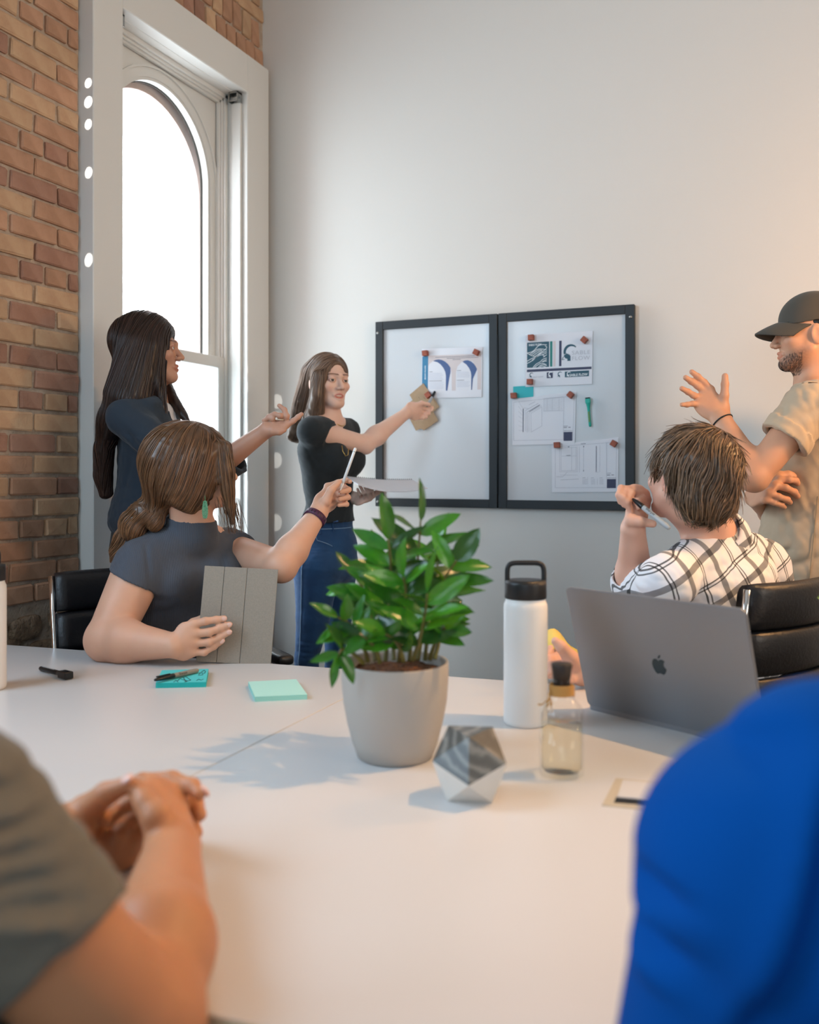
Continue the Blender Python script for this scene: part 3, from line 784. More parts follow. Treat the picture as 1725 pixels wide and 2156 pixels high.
def leaf_mesh(seed, wide=.36, fold=.25, curl=.18):
    bm = bmesh.new(); r = random.Random(seed); n = 9; G = []
    for i in range(n):
        t = i / (n - 1); wd = wide * .5 * (math.sin(math.pi * t ** .82) ** .75) * (1 if 0 < i < n - 1 else 0); row = []
        for j in range(-2, 3):
            s = j / 2; row.append(bm.verts.new((s * wd, t, abs(s) * wd * fold - curl * t * t + .012 * math.sin(9 * t + s * 2 + seed))))
        G.append(row)
    for i in range(n - 1):
        for j in range(4): bm.faces.new((G[i][j], G[i][j+1], G[i+1][j+1], G[i+1][j]))
    bmesh.ops.remove_doubles(bm, verts=bm.verts, dist=1e-5)
    me = bpy.data.meshes.new('leaf'); bm.to_mesh(me); bm.free(); me.polygons.foreach_set('use_smooth', [True] * len(me.polygons)); return me
leafv = []
for sd_ in range(6):
    for mi in range(3):
        me = leaf_mesh(sd_, [.38, .46, .34, .54, .42, .28][sd_], .3, [.1, .2, .05, .15, .28, .12][sd_]); me.materials.append(M_leaf[mi]); leafv.append(me)
rng = random.Random(11)
def plant(t, stems, base, leafL=.075):
    for si, (path, first, n, L, sdir) in enumerate(stems):
        P = [V3(q) - V3(t.location) for q in path]
        # resample
        Q = []; 
        for k in range(41):
            f = k / 40 * (len(P) - 1); i = min(int(f), len(P) - 2); u = f - i
            p0 = P[max(i-1, 0)]; p1_, p2_ = P[i], P[i+1]; p3 = P[min(i+2, len(P)-1)]
            Q.append(.5 * (2*p1_ + (p2_ - p0) * u + (2*p0 - 5*p1_ + 4*p2_ - p3) * u*u + (-p0 + 3*p1_ - 3*p2_ + p3) * u**3))
        bm = bmesh.new(); tube(bm, Q, [.0042 * (1 - .6 * k / 40) for k in range(41)], 8); obj('stem', bm, M_stem, t, True)
        for k in range(n):
            f = first + (1 - first) * (k / max(n - 1, 1)) ; i = min(int(f * 40), 39); p = Q[i]; d = nz(Q[min(i+2, 40)] - Q[max(i-1, 0)])
            last = k >= n - 1
            for s in ((0,) if last else (1, -1)):
                sv = nz(sdir - d * (sdir @ d)); sv = nz(sv + np.cross(d, sv) * rng.uniform(-.7, .7))
                out = d if last else nz(d * rng.uniform(.45, .8) + s * sv * rng.uniform(.8, 1.15) + FW * rng.uniform(-.35, .35))
                nr = nz(np.cross(out, np.cross(UP * .5 - FW * rng.uniform(.2, 1.0) + RT * rng.uniform(-.6, .6), out)))
                ll = L * rng.uniform(.88, 1.2) * (1 - .25 * abs(f - .6))
                o = bpy.data.objects.new('leaf', rng.choice(leafv)); COL.objects.link(o); o.parent = t
                o.matrix_local = frame(y=out, z=nr, p=p) @ Matrix.Diagonal((ll, ll, ll, 1))
t = empty('potted_plant', LD((832 - CXP) / FPX * 1.62, 1.62, TZ)); R = .0925
bm = bmesh.new()
lathe(bm, [(0, 0), (.060, 0), (.066, .003), (.075, .028), (.084, .062), (.0905, .098), (.0935, .135), (.0935, .164), (.0925, .167), (.0895, .166), (.0885, .160), (.0880, .135), (.082, .06), (.0, .05)], 80)
obj('pot', bm, M_pot, t, True)
bm = bmesh.new()
bmesh.ops.create_grid(bm, x_segments=40, y_segments=40, size=.088)
bmesh.ops.delete(bm, geom=[v for v in bm.verts if v.co.to_2d().length > .0885], context='VERTS')
PP = np.array([v.co for v in bm.verts]); nn_ = snoise(PP, 130, 3) * .004 + snoise(PP, 300, 5) * .003
for v, q in zip(bm.verts, nn_): v.co.z = .148 + q
obj('soil', bm, M_soil, t, kind='stuff')
def S(*pp): return [C(*q) for q in pp]
stems = [
 (S((812, 1392, 1.60), (820, 1290, 1.60), (823, 1200, 1.59), (818, 1135, 1.58)), .30, 6, .088, RT),
 (S((862, 1392, 1.63), (872, 1270, 1.64), (880, 1180, 1.64), (886, 1095, 1.64)), .30, 6, .095, RT),
 (S((895, 1390, 1.61), (905, 1310, 1.60), (930, 1230, 1.59), (962, 1180, 1.58)), .28, 6, .080, RT),
 (S((790, 1392, 1.60), (782, 1320, 1.62), (775, 1260, 1.63), (748, 1215, 1.64)), .22, 6, .066, RT * .8 + UP * .6),
 (S((775, 1392, 1.57), (762, 1350, 1.55), (742, 1318, 1.54), (712, 1300, 1.53)), .30, 5, .060, RT * .5 + UP),
 (S((765, 1396, 1.56), (735, 1370, 1.53), (718, 1370, 1.51), (712, 1388, 1.51)), .55, 3, .048, UP),
 (S((840, 1392, 1.58), (848, 1320, 1.56), (855, 1255, 1.55), (850, 1215, 1.54)), .25, 6, .082, RT),
 (S((905, 1388, 1.60), (918, 1350, 1.58), (930, 1330, 1.57), (938, 1322, 1.56)), .45, 3, .05, RT),
 (S((870, 1390, 1.56), (885, 1340, 1.54), (895, 1290, 1.52), (900, 1250, 1.51)), .25, 5, .078, RT),
 (S((830, 1390, 1.66), (825, 1320, 1.68), (815, 1250, 1.69), (800, 1180, 1.70)), .25, 6, .078, RT),
 (S((880, 1390, 1.67), (895, 1310, 1.70), (915, 1230, 1.71), (925, 1165, 1.72)), .30, 6, .08, RT),
 (S((800, 1394, 1.55), (790, 1365, 1.53), (772, 1345, 1.52), (760, 1338, 1.52)), .3, 4, .052, RT),
 (S((850, 1392, 1.55), (842, 1365, 1.53), (828, 1345, 1.52), (812, 1335, 1.51)), .3, 4, .06, RT),
 (S((915, 1388, 1.65), (925, 1350, 1.66), (925, 1320, 1.67), (920, 1300, 1.67)), .3, 4, .05, RT),
]
plant(t, stems, None)
tag(t, 'glossy green leafy plant in a warm grey round pot at the table centre', 'plant')
t2 = empty('leafy_plant', LD(.80, 1.62, TZ))
bm = bmesh.new(); lathe(bm, [(0, 0), (.05, 0), (.062, .06), (.064, .12), (.058, .12), (.05, .03), (0, .02)], 40); obj('pot', bm, M_pot, t2, True)
bm = bmesh.new(); lathe(bm, [(0, .1), (.059, .1), (0, .101)], 30); obj('soil', bm, M_soil, t2)
b0 = LD(.80, 1.62, TZ + .1)
plant(t2, [([b0, b0 + UP * .08, b0 + UP * .16 - RT * .005, b0 + UP * .20 - RT * .02], .35, 4, .075, RT), ([b0 + RT * .02, b0 + UP * .07 + RT * .03, b0 + UP * .15 + RT * .06, b0 + UP * .2 + RT * .1], .3, 5, .08, RT)], None)
tag(t2, 'leafy plant whose bright leaf tip enters at the right edge', 'plant')

# ------------------------------------------------------------------ laptop
M_alu = mat('space grey aluminium', '#8d9096', .42, .75); M_logo = mat('dark mirror logo', '#3f4a50', .25, .8)
t = empty('laptop', LD(.376, 1.942, TZ))
e = nz(.649 * RT - .76 * FW); back = nz(.76 * RT + .649 * FW); LW, LH = .398, .264
a_t = math.atan2(.0735, .254); upv = nz(UP * math.cos(a_t) - back * math.sin(a_t)); nrm = nz(np.cross(e, upv)); 
if nrm @ back > 0: nrm = -nrm                       # towards the camera
M = frame(x=e, y=upv, p=(0, 0, .008)); 
s_ = 1 if (np.cross(e, upv) @ back) < 0 else -1
bm = bmesh.new(); prism(bm, rrect(LW, LH, .012, 6, LW/2, LH/2), -.0035, .0035, M); bmesh.ops.recalc_face_normals(bm, faces=bm.faces)
es = [ed for ed in bm.edges]; bmesh.ops.bevel(bm, geom=[ed for ed in bm.edges if ed.calc_face_angle(0) > 1.2], offset=.0012, segments=2, affect='EDGES')
lid = obj('screen_lid', bm, M_alu, t)
ap = [(0, .30), (.12, .38), (.28, .385), (.40, .30), (.335, .20), (.305, .07), (.335, -.06), (.44, -.15), (.39, -.32), (.28, -.47), (.17, -.52), (.05, -.48), (-.05, -.48), (-.17, -.52), (-.29, -.45), (-.41, -.22), (-.45, .02), (-.39, .24), (-.26, .37), (-.1, .37)]
lf = [(.0, .42), (.02, .53), (.09, .62), (.19, .66), (.17, .56), (.10, .46)]
def smooth_poly(P, n=4):
    out = []; N = len(P)
    for i in range(N):
        p0, p1_, p2_, p3 = [np.array(P[(i + k) % N]) for k in (-1, 0, 1, 2)]
        for j in range(n):
            u = j / n; out.append(tuple(.5 * (2*p1_ + (p2_-p0)*u + (2*p0-5*p1_+4*p2_-p3)*u*u + (-p0+3*p1_-3*p2_+p3)*u**3)))
    return out
bm = bmesh.new(); ks = .030; lx, ly = LW * .5, LH * .475
for P in (ap, lf):
    prism(bm, [(lx + x * ks * 1.15, ly + y * ks * 1.15) for x, y in smooth_poly(P)], *((.0030, .0038) if s_ > 0 else (-.0038, -.0030)), M)
bmesh.ops.recalc_face_normals(bm, faces=bm.faces); obj('logo', bm, M_logo, lid)
bm = bmesh.new(); MB_ = frame(x=e, y=back, p=(0, 0, 0)); prism(bm, rrect(LW, .27, .012, 6, LW/2, .135 - .004), .0, .011, MB_); bmesh.ops.recalc_face_normals(bm, faces=bm.faces); obj('keyboard_base', bm, M_alu, t)
bm = bmesh.new(); bx(bm, (.03, .03, .011), (LW - .03, .13, .0118), 0, 1, MB_)
for r in range(6):
    for c_ in range(14): bx(bm, (.034 + c_ * .0237, .033 + r * .016, .0118), (.034 + c_ * .0237 + .021, .033 + r * .016 + .014, .013), 0, 1, MB_)
obj('keys', bm, M_black, t, kind='stuff')
bm = bmesh.new(); prism(bm, rrect(LW - .014, LH - .014, .006, 4, LW/2, LH/2), *((-.0042, -.0034) if s_ > 0 else (.0034, .0042)), M); bmesh.ops.recalc_face_normals(bm, faces=bm.faces); obj('screen', bm, mat('dark screen', '#0d1016', .1), t)
tag(t, 'open grey laptop seen from behind its lid on the right of the table', 'laptop')

# ------------------------------------------------------------------ tablet held by the seated woman
M_cover = mat('grey fabric cover', '#948a7e', .8, noise=(260, .5, '#7c786f'), bump=(400, .2, .001))
b0, t0 = C(492, 1397, 2.398), C(509, 1196, 2.44)
t = empty('tablet', b0); M = frame(z=t0 - b0, x=RT, p=(0, 0, 0)); Hh = np.linalg.norm(t0 - b0)
Mx = M @ Matrix.Rotation(math.radians(90), 4, 'X')
bm = bmesh.new(); prism(bm, rrect(.188, Hh, .010, 6, 0, Hh/2), -.007, -.0012, Mx); bmesh.ops.recalc_face_normals(bm, faces=bm.faces); obj('tablet_body', bm, mat('silver tablet shell', '#a5a7a6', .35, .7), t)
for k, (xa, xb) in enumerate(((-.097, -.0445), (-.0435, .0155), (.0165, .097))):
    bm = bmesh.new(); bx(bm, (xa, .0014 + .0005 * (k % 2), .000), (xb, .0040 + .0005 * (k % 2), Hh + .001), .0011, 2)
    bmesh.ops.transform(bm, matrix=M @ Matrix.Diagonal((1, -1, 1, 1)), verts=bm.verts); bmesh.ops.recalc_face_normals(bm, faces=bm.faces); obj('cover_panel', bm, M_cover, t)
bm = bmesh.new()
for k in range(9): bx(bm, (.045 + k * .004, .0025, Hh + .0002), (.047 + k * .004, .0045, Hh + .0006), 0, 1, M)
obj('speaker_holes', bm, M_black, t, kind='stuff')
tag(t, 'tablet in a grey folding cover held upright by the seated woman', 'tablet')

# ------------------------------------------------------------------ pin boards on the back wall
M_frame = mat('black board frame', '#20262a', .5, bump=(250, .08, .001)); M_panel = mat('glossy white board', '#c9ced2', .22)
YB = YW - .0192
def wq(px, py, y): p = WP(px, py, y); return p
def board(x0, x1, yt0, yt1, yb0, yb1, fw, label):
    """outer outline in image pixels on the wall -> upright rectangle"""
    a, b, c, d_ = WP(x0, yt0, YW - .03), WP(x1, yt1, YW - .03), WP(x1, yb1, YW - .03), WP(x0, yb0, YW - .03)
    X0, X1 = a[0], b[0]; Z1 = (a[2] + b[2]) / 2; Z0 = (c[2] + d_[2]) / 2
    t = empty('magnetic_board', ((X0 + X1) / 2, YW, Z0)); tag(t, label, 'board', 'framed boards on the wall')
    L = lambda lo, hi, nm, m, bev=.0015: inP(box_obj(nm, lo, hi, m, bev=bev, seg=1), t)
    L((X0, YW - .03, Z0), (X0 + fw, YW - .002, Z1), 'frame_side', M_frame); L((X1 - fw, YW - .03, Z0), (X1, YW - .002, Z1), 'frame_side', M_frame)
    L((X0 + fw, YW - .0296, Z0), (X1 - fw, YW - .002, Z0 + fw), 'frame_rail', M_frame); L((X0 + fw, YW - .0296, Z1 - fw), (X1 - fw, YW - .002, Z1), 'frame_rail', M_frame)
    L((X0 + fw - .004, YW - .018, Z0 + fw - .004), (X1 - fw + .004, YW - .006, Z1 - fw + .004), 'board_panel', M_panel, 0)
    return t, X0, X1, Z0, Z1
b1, ax0, ax1, az0_, az1 = board(790.5, 1047, 678, 660, 1066, 1070, .036, 'left framed white magnetic board on the back wall, with the arch print')
b2, bx0, bx1, bz0, bz1 = board(1049.5, 1336, 659, 641, 1070, 1076, .036, 'right framed white magnetic board on the back wall, with three pinned sheets')
def screw(x, z, p):
    bm = bmesh.new(); lathe(bm, [(0, 0), (.0065, 0), (.006, .003), (0, .004)], 16, M=Matrix.Translation((x, YW - .029, z)) @ Matrix.Rotation(math.radians(90), 4, 'X')); inP(obj('screw', bm, M_steel, None, True), p)
screw(ax0 + .011, az1 - .05, b1); screw(ax0 + .011, az0_ + .02, b1); screw(bx1 - .015, bz1 - .05, b2)
bm = bmesh.new(); tube(bm, [((ax1 + bx0) / 2, YW - .032, az0_ + .06), ((ax1 + bx0) / 2, YW - .032, az1 - .09)], .0025, 8); inP(obj('hinge', bm, M_frame, None, True), b1)
M_paper = mat('white print paper', '#dcdfe6', .6)
def poly_obj(name, polys, y, m, parent, th=.0002):
    many = len(polys) > 1
    bm = bmesh.new()
    for P in polys:
        q = [WP(px, py, y) for px, py in P]
        f = [bm.verts.new(v) for v in q]
        g = [bm.verts.new(v + np.array([0, th, 0])) for v in q]; n = len(f)
        try: bm.faces.new(f); bm.faces.new(list(reversed(g)))
        except ValueError: pass
        for i in range(n): bm.faces.new((f[i], g[i], g[(i+1) % n], f[(i+1) % n]))
    bmesh.ops.recalc_face_normals(bm, faces=bm.faces)
    o = obj(name, bm, m, kind='stuff' if many else None)
    return inP(o, parent) if parent is not None else o
def line_poly(a, b, w_):
    a, b = np.array(a, float), np.array(b, float); d = b - a; d /= np.linalg.norm(d) + 1e-9; n = np.array([-d[1], d[0]]) * w_ / 2
    return [tuple(a - n), tuple(b - n), tuple(b + n), tuple(a + n)]
def sheet(name, corners, label, cat='paper', y=YB - .003, m=None, th=.0006):
    p = WP(*corners[0], YW); t = empty(name, p); tag(t, label, cat); poly_obj('sheet', [corners], y, m or M_paper, t, th); return t
YP = YB - .0033
def zmap(ox, oy, s): return lambda pts: [(ox + x / s, oy + y / s) for x, y in pts]
# sheet with arches
A = zmap(860, 720, 10.147)
ps = sheet('printed_sheet', A([(290, 150), (1585, 100), (1570, 1178), (280, 1205)]), 'printed page with two blue arches on the left board')
poly_obj('print', [A([(425, 292), (1562, 250), (1552, 1015), (1475, 1018), (1478, 620), (1465, 580), (1380, 420), (1260, 385), (1150, 420), (1050, 520), (1018, 640), (1010, 1036), (932, 1040), (922, 640), (895, 540), (800, 420), (650, 372), (530, 405), (450, 470), (424, 520)])], YP, mat('beige print', '#cfc6c6', .6), ps)
M_blue = mat('slate blue print', '#4c6390', .6); M_teald = mat('deep teal print', '#3c7ea4', .6)
def arc(cx, cy, rx, ry, a0, a1, n=14): return [(cx + rx * math.cos(math.radians(a)), cy - ry * math.sin(math.radians(a))) for a in np.linspace(a0, a1, n)]
poly_obj('print', [A([(530, 408), (580, 385), (650, 372), (720, 385), (790, 420), (850, 475), (898, 548), (902, 640), (870, 800), (832, 1040), (802, 1040), (803, 720), (790, 640), (750, 555), (690, 480), (620, 430)]),
                   A([(1155, 420), (1210, 395), (1270, 388), (1340, 415), (1400, 465), (1445, 530), (1466, 580), (1460, 605), (1380, 790), (1360, 1022), (1342, 1022), (1345, 720), (1335, 640), (1300, 560), (1240, 480)])], YP - .0002, M_blue, ps)
poly_obj('print', [A([(300, 312), (425, 306), (416, 1010), (290, 1010)])], YP - .0002, M_teald, ps)
M_faint = mat('faint grey print', '#aab2c4', .6); M_dark = mat('dark grey print', '#5d6270', .6); M_pale = mat('pale grey line print', '#9aa0ac', .6)
ln = []
for k in range(6): ln.append(line_poly((440, 670 + k * 26), (720 + 15 * (k % 3), 668 + k * 26), 5)); ln.append(line_poly((445, 862 + k * 26), (760 - 20 * (k % 2), 860 + k * 26), 5))
for k in range(5): ln.append(line_poly((1040, 645 + k * 26), (1300 + 12 * (k % 2), 643 + k * 26), 5)); ln.append(line_poly((1040, 850 + k * 26), (1320 - 22 * (k % 3), 848 + k * 26), 5))
poly_obj('print', [A(q) for q in ln], YP - .0002, M_faint, ps)
ln = [line_poly((580, 328), (1420, 296), 9), line_poly((820, 352), (1500, 326), 9), line_poly((945, 378), (1120, 372), 9), line_poly((450, 640), (520, 637), 8), line_poly((445, 835), (720, 828), 8), line_poly((1040, 612), (1130, 610), 8), line_poly((1035, 818), (1195, 815), 8)]
poly_obj('print', [A(q) for q in ln], YP - .0003, M_dark, ps)
M_wprint = mat('white lettering print', '#e6ecf0', .6)
pw = WP(*A([(372, 800)])[0], YP - .0004)
text_mesh('BRAND PILLARS', .0075, 'lettering', M_wprint, ps, Matrix.Translation(Vector(pw) - Vector(ps.location)) @ Matrix.Rotation(math.radians(90), 4, 'X') @ Matrix.Rotation(math.radians(90), 4, 'Z'), .0002, 1.15)
def wtext(s, px, py, hpx, m, parent, slope=0.0, sp=1.0, bold=0, y=None, wpx=None):
    y = YP - .0005 if y is None else y
    p = WP(px, py, y); q = WP(px, py - hpx, y); h = q[2] - p[2]
    o = text_mesh(s, h / .72, 'lettering', m, parent, Matrix.Identity(4), bold, sp)
    vs = np.array([v.co[:] for v in o.data.vertices]); wcur = vs[:, 0].max()
    sx = 1.0
    if wpx: sx = (WP(px + wpx, py, y)[0] - p[0]) / wcur
    dz = WP(px + 50, py - slope * 50, y); sl = (dz[2] - p[2]) / (dz[0] - p[0])
    for v in o.data.vertices:
        x, yy = v.co.x * sx, v.co.y; v.co = Vector((p[0] + x, p[1], p[2] + yy + x * sl)) - Vector(parent.location)
    return o
# brand sheet
B = zmap(1060, 680, 6.389)
s2 = sheet('printed_sheet', B([(300, 160), (1205, 103), (1195, 822), (298, 860)]), 'brand page with SABLE FLOW lettering and a ram logo, top of the right board')
M_tq = mat('dark teal print', '#2f5767', .6); M_gr = mat('green print', '#2c7f79', .6); M_bg = mat('blush print', '#d5c8c8', .6); M_nv = mat('navy print', '#3b415c', .6)
poly_obj('print', [B([(320, 265), (618, 248), (616, 590), (320, 605)]), B([(828, 655), (1155, 637), (1152, 716), (828, 732)])], YP, M_tq, s2)
poly_obj('print', [B([(628, 247), (662, 245), (660, 586), (628, 588)])], YP, M_gr, s2)
poly_obj('print', [B([(672, 244), (704, 242), (702, 584), (672, 586)])], YP, M_bg, s2)
poly_obj('print', [B([(752, 240), (786, 238), (782, 580), (750, 582)]), B([(318, 628), (1188, 586), (1188, 620), (318, 662)]), B([(585, 664), (668, 660), (666, 740), (585, 743)])], YP, M_nv, s2)
waves = [[(320, 405), (400, 380), (470, 310), (520, 292), (585, 292)], [(320, 545), (400, 500), (470, 430), (560, 360), (585, 325), (560, 305)], [(320, 405), (370, 435), (430, 455)], [(350, 425), (430, 370), (480, 350), (530, 352)], [(370, 437), (440, 385), (490, 365), (525, 368)], [(395, 447), (450, 405), (500, 380), (520, 382)], [(420, 455), (470, 420), (505, 395)],
         [(320, 515), (380, 480), (440, 455), (500, 415), (585, 380)], [(390, 500), (450, 455), (510, 430), (550, 440), (540, 460), (585, 425)], [(520, 430), (585, 400)], [(400, 600), (440, 555), (500, 520), (530, 490), (585, 470)], [(520, 520), (585, 490)], [(530, 520), (585, 512)], [(470, 600), (500, 570), (540, 558), (585, 575)], [(490, 600), (520, 578), (570, 590)], [(420, 598), (470, 560), (520, 540), (580, 560)], [(530, 350), (585, 365)]]
wl = []
for wv_ in waves:
    pp = [wv_[0]]
    for i in range(len(wv_) - 1):
        p0 = np.array(wv_[max(i-1, 0)], float); p1_, p2_ = np.array(wv_[i], float), np.array(wv_[i+1], float); p3 = np.array(wv_[min(i+2, len(wv_)-1)], float)
        for u in (.25, .5, .75, 1): pp.append(tuple(.5 * (2*p1_ + (p2_-p0)*u + (2*p0-5*p1_+4*p2_-p3)*u*u + (-p0+3*p1_-3*p2_+p3)*u**3)))
    for a_, b__ in zip(pp, pp[1:]): wl.append(B(line_poly(a_, b__, 7)))
poly_obj('print', wl, YP - .0003, M_wprint, s2)
def ram(cx, cy, s, parent, m, y, mw):
    Z = lambda P: B([(cx + x * s, cy + y_ * s) for x, y_ in P])
    horn = arc(10, 0, 100, 105, 200, 45, 18) + arc(22, 8, 80, 86, 50, 190, 16)
    poly_obj('logo', [Z([(x + 5, y_) for x, y_ in horn]), Z([(-75, 40), (-55, 30), (-45, 12), (-35, 28), (-20, 22), (-10, 40), (5, 28), (0, 48), (10, 50), (10, 120), (-35, 120), (-30, 95), (-60, 85), (-80, 60)]), Z(line_poly((-85, 65), (-105, 105), 9)), Z(line_poly((-105, 105), (-70, 100), 7))], y, m, parent)
ram(895, 390, 1.0, s2, M_tq, YP, None); ram(377, 700, .30, s2, M_tq, YP, None); ram(760, 690, .33, s2, M_tq, YP, None)
ram(634, 692, .33, s2, M_wprint, YP - .0003, None); ram(880, 686, .30, s2, M_wprint, YP - .0003, None)
M_lg = mat('light grey print', '#b9bcc4', .6)
q = lambda x, y: B([(x, y)])[0]
wtext('SABLE', *q(920, 428), 8.6, M_lg, s2, .05, 1.1, wpx=39); wtext('FLOW', *q(920, 503), 8.6, M_lg, s2, .05, 1.1, wpx=38.5)
wtext('SABLE FLOW', *q(343, 310), 4.2, M_wprint, s2, .055, 1.1, .0003, wpx=27); wtext('SABLE FLOW', *q(890, 718), 5.2, M_wprint, s2, .05, 1.0, .0003, wpx=38.5); wtext('SABLE FLOW', *q(385, 738), 2.8, M_pale, s2, .05, 1.2, wpx=24)
# drawings
D3 = zmap(1060, 800, 6.389)
tc_ = sheet('colour_card', D3([(133, 88), (405, 73), (405, 235), (133, 245)]), 'small teal colour card tucked behind the exploded drawing', 'card', YB - .0008, None)
tc_.children[0].data.materials.clear(); tc_.children[0].data.materials.append(mat('teal gradient card', '#2ab0b8', .5))
s3 = sheet('drawing_sheet', D3([(118, 262), (980, 150), (962, 858), (122, 878)]), 'technical drawing of an exploded panel pinned under the teal card', 'paper', YB - .0022)
s4 = sheet('drawing_sheet', D3([(650, 880), (1550, 770), (1545, 1505), (655, 1512)]), 'technical elevation drawing at the bottom right of the right board', 'paper', YB - .0015)
for c_ in list(s3.children) + list(s4.children): pass
P3 = [line_poly((140, 300), (955, 215), 3), line_poly((955, 215), (935, 810), 3), line_poly((140, 815), (935, 800), 3), line_poly((140, 300), (140, 815), 3), line_poly((815, 235), (808, 800), 3), line_poly((540, 250), (810, 228), 3), line_poly((540, 420), (805, 412), 3)]
for k in range(12): P3 += [line_poly((545, 262 + k * 13.5), (800, 250 + k * 13.5), 1.6)]
for x in (545, 590, 660, 750): P3.append(line_poly((x, 250), (x, 418), 2))
P3 += [line_poly((370, 450), (520, 362), 3), line_poly((520, 362), (518, 620), 3), line_poly((518, 620), (375, 702), 3), line_poly((375, 702), (372, 450), 3), line_poly((320, 430), (322, 705), 4), line_poly((345, 440), (345, 700), 3), line_poly((300, 410), (300, 690), 3), line_poly((300, 410), (470, 315), 4), line_poly((322, 430), (495, 330), 5), line_poly((345, 440), (515, 345), 3), line_poly((272, 375), (340, 385), 3), line_poly((345, 335), (430, 290), 4)]
for k in range(7): P3.append(line_poly((205, 290 + k * 65), (262, 380 + k * 50), 2))
poly_obj('print', [D3(p) for p in P3], YB - .0025, M_pale, s3)
poly_obj('print', [D3(line_poly((268, 385), (266, 700), 9)), D3(line_poly((350, 425), (490, 340), 6)), D3([(812, 700), (930, 697), (928, 818), (812, 820)]), D3(line_poly((812, 622), (870, 620), 4)), D3(line_poly((812, 640), (856, 638), 7)), D3(line_poly((875, 637), (905, 636), 7)), D3(line_poly((812, 684), (930, 681), 4))], YB - .0026, M_nv, s3)
P4 = [line_poly((700, 900), (1525, 835), 3), line_poly((1525, 835), (1515, 1455), 3), line_poly((700, 1450), (1390, 1448), 3), line_poly((700, 900), (700, 1450), 3), line_poly((1390, 850), (1390, 1330), 3)]
for a_, b__ in (((758, 905), (760, 1235)), ((778, 915), (778, 1220)), ((980, 900), (978, 1220)), ((995, 900), (995, 1235)), ((760, 1235), (995, 1235)), ((778, 1220), (978, 1216)), ((778, 915), (980, 905)), ((778, 1025), (978, 1022)), ((920, 905), (920, 1218)), ((1025, 900), (1025, 1240)), ((760, 1280), (1000, 1280)), ((770, 1345), (1015, 1332)), ((800, 1305), (860, 1240)), ((715, 1303), (800, 1303)), ((1080, 900), (1080, 1235)), ((1300, 880), (1298, 1240)), ((1240, 1240), (1280, 1240)), ((1135, 1310), (1135, 1410)), ((1265, 1325), (1265, 1410))):
    P4.append(line_poly(a_, b__, 4 if a_[0] in (715, 770) else 2.6))
for k in range(3):
    for j in range(5): P4.append(line_poly((1065 + k * 115, 1340 + j * 15), (1125 + k * 112, 1338 + j * 15), 3))
    P4.append(line_poly((1065 + k * 115, 1318), (1105 + k * 115, 1316), 5))
poly_obj('print', [D3(p) for p in P4], YB - .0018, M_pale, s4)
poly_obj('print', [D3([(1395, 1333), (1515, 1332), (1515, 1455), (1393, 1456)]), D3(line_poly((1252, 890), (1250, 1235), 8)), D3(line_poly((1082, 885), (1082, 905), 9)), D3(line_poly((1080, 1210), (1080, 1230), 7)), D3(line_poly((850, 1017), (905, 1014), 6)), D3(line_poly((1045, 860), (1110, 856), 6)), D3(line_poly((1395, 1255), (1450, 1253), 4)), D3(line_poly((1395, 1280), (1438, 1278), 8)), D3(line_poly((1455, 1278), (1490, 1276), 7)), D3(line_poly((1395, 1318), (1515, 1316), 4)), D3(line_poly((870, 900), (890, 898), 8))], YB - .0019, M_nv, s4)
# cut kraft card
M_kraft = mat('kraft card', '#a58d72', .85, noise=(60, .4, '#97805f'))
kr = sheet('kraft_box_blank', A([(25, 1130), (320, 880), (430, 1040), (535, 1190), (660, 1380), (535, 1490), (640, 1680), (335, 1890), (265, 1850), (160, 1895), (30, 1640), (60, 1560), (-109, 1410), (90, 1240)]), 'brown kraft card box blank pinned on the left board under the pointing hand', 'card', YB - .006, M_kraft, .0015)
poly_obj('crease', [A(line_poly((215, 1170), (245, 1215), 7)), A(line_poly((330, 1180), (365, 1230), 7)), A(line_poly((540, 1490), (400, 1560), 6))], YB - .0062, mat('crease shade', '#6f5c46', .9), kr)
# wooden cube magnets
M_wood = mat('red brown hardwood', '#9c4f35', .5, noise=(60, .8, '#7a3a26'))
cube = bmesh.new(); bx(cube, (-.0115, -.023, -.0115), (.0115, 0, .0115), .0012, 2); mm = bpy.data.meshes.new('cube_magnet'); cube.to_mesh(mm); cube.free(); mm.materials.append(M_wood)
for (px, py, rot, lb) in ((896, 744, -5, 'top left of the arch print'), (1003.5, 742, 28, 'top right of the arch print'), (903, 832, -35, 'holding the kraft card'),
    (1119, 711, -2, 'top left of the brand page'), (1231, 716, 42, 'top right of the brand page'), (1116.5, 804, 0, 'bottom left of the brand page'),
    (1082.5, 833, -4, 'on the teal card corner'), (1202, 831.5, 40, 'top right of the exploded drawing'), (1173.5, 937, -4, 'top left of the elevation drawing'), (1293, 934, 33, 'top right of the elevation drawing')):
    o = bpy.data.objects.new('cube_magnet', mm); COL.objects.link(o); p = WP(px, py, YB - .012); o.location = (p[0], YB - (.0068 if px == 903 else .0032), p[2]); o.rotation_euler = (0, math.radians(rot), 0)
    tag(o, 'small reddish wooden cube magnet ' + lb, 'magnet', 'wooden cube magnets on the boards')
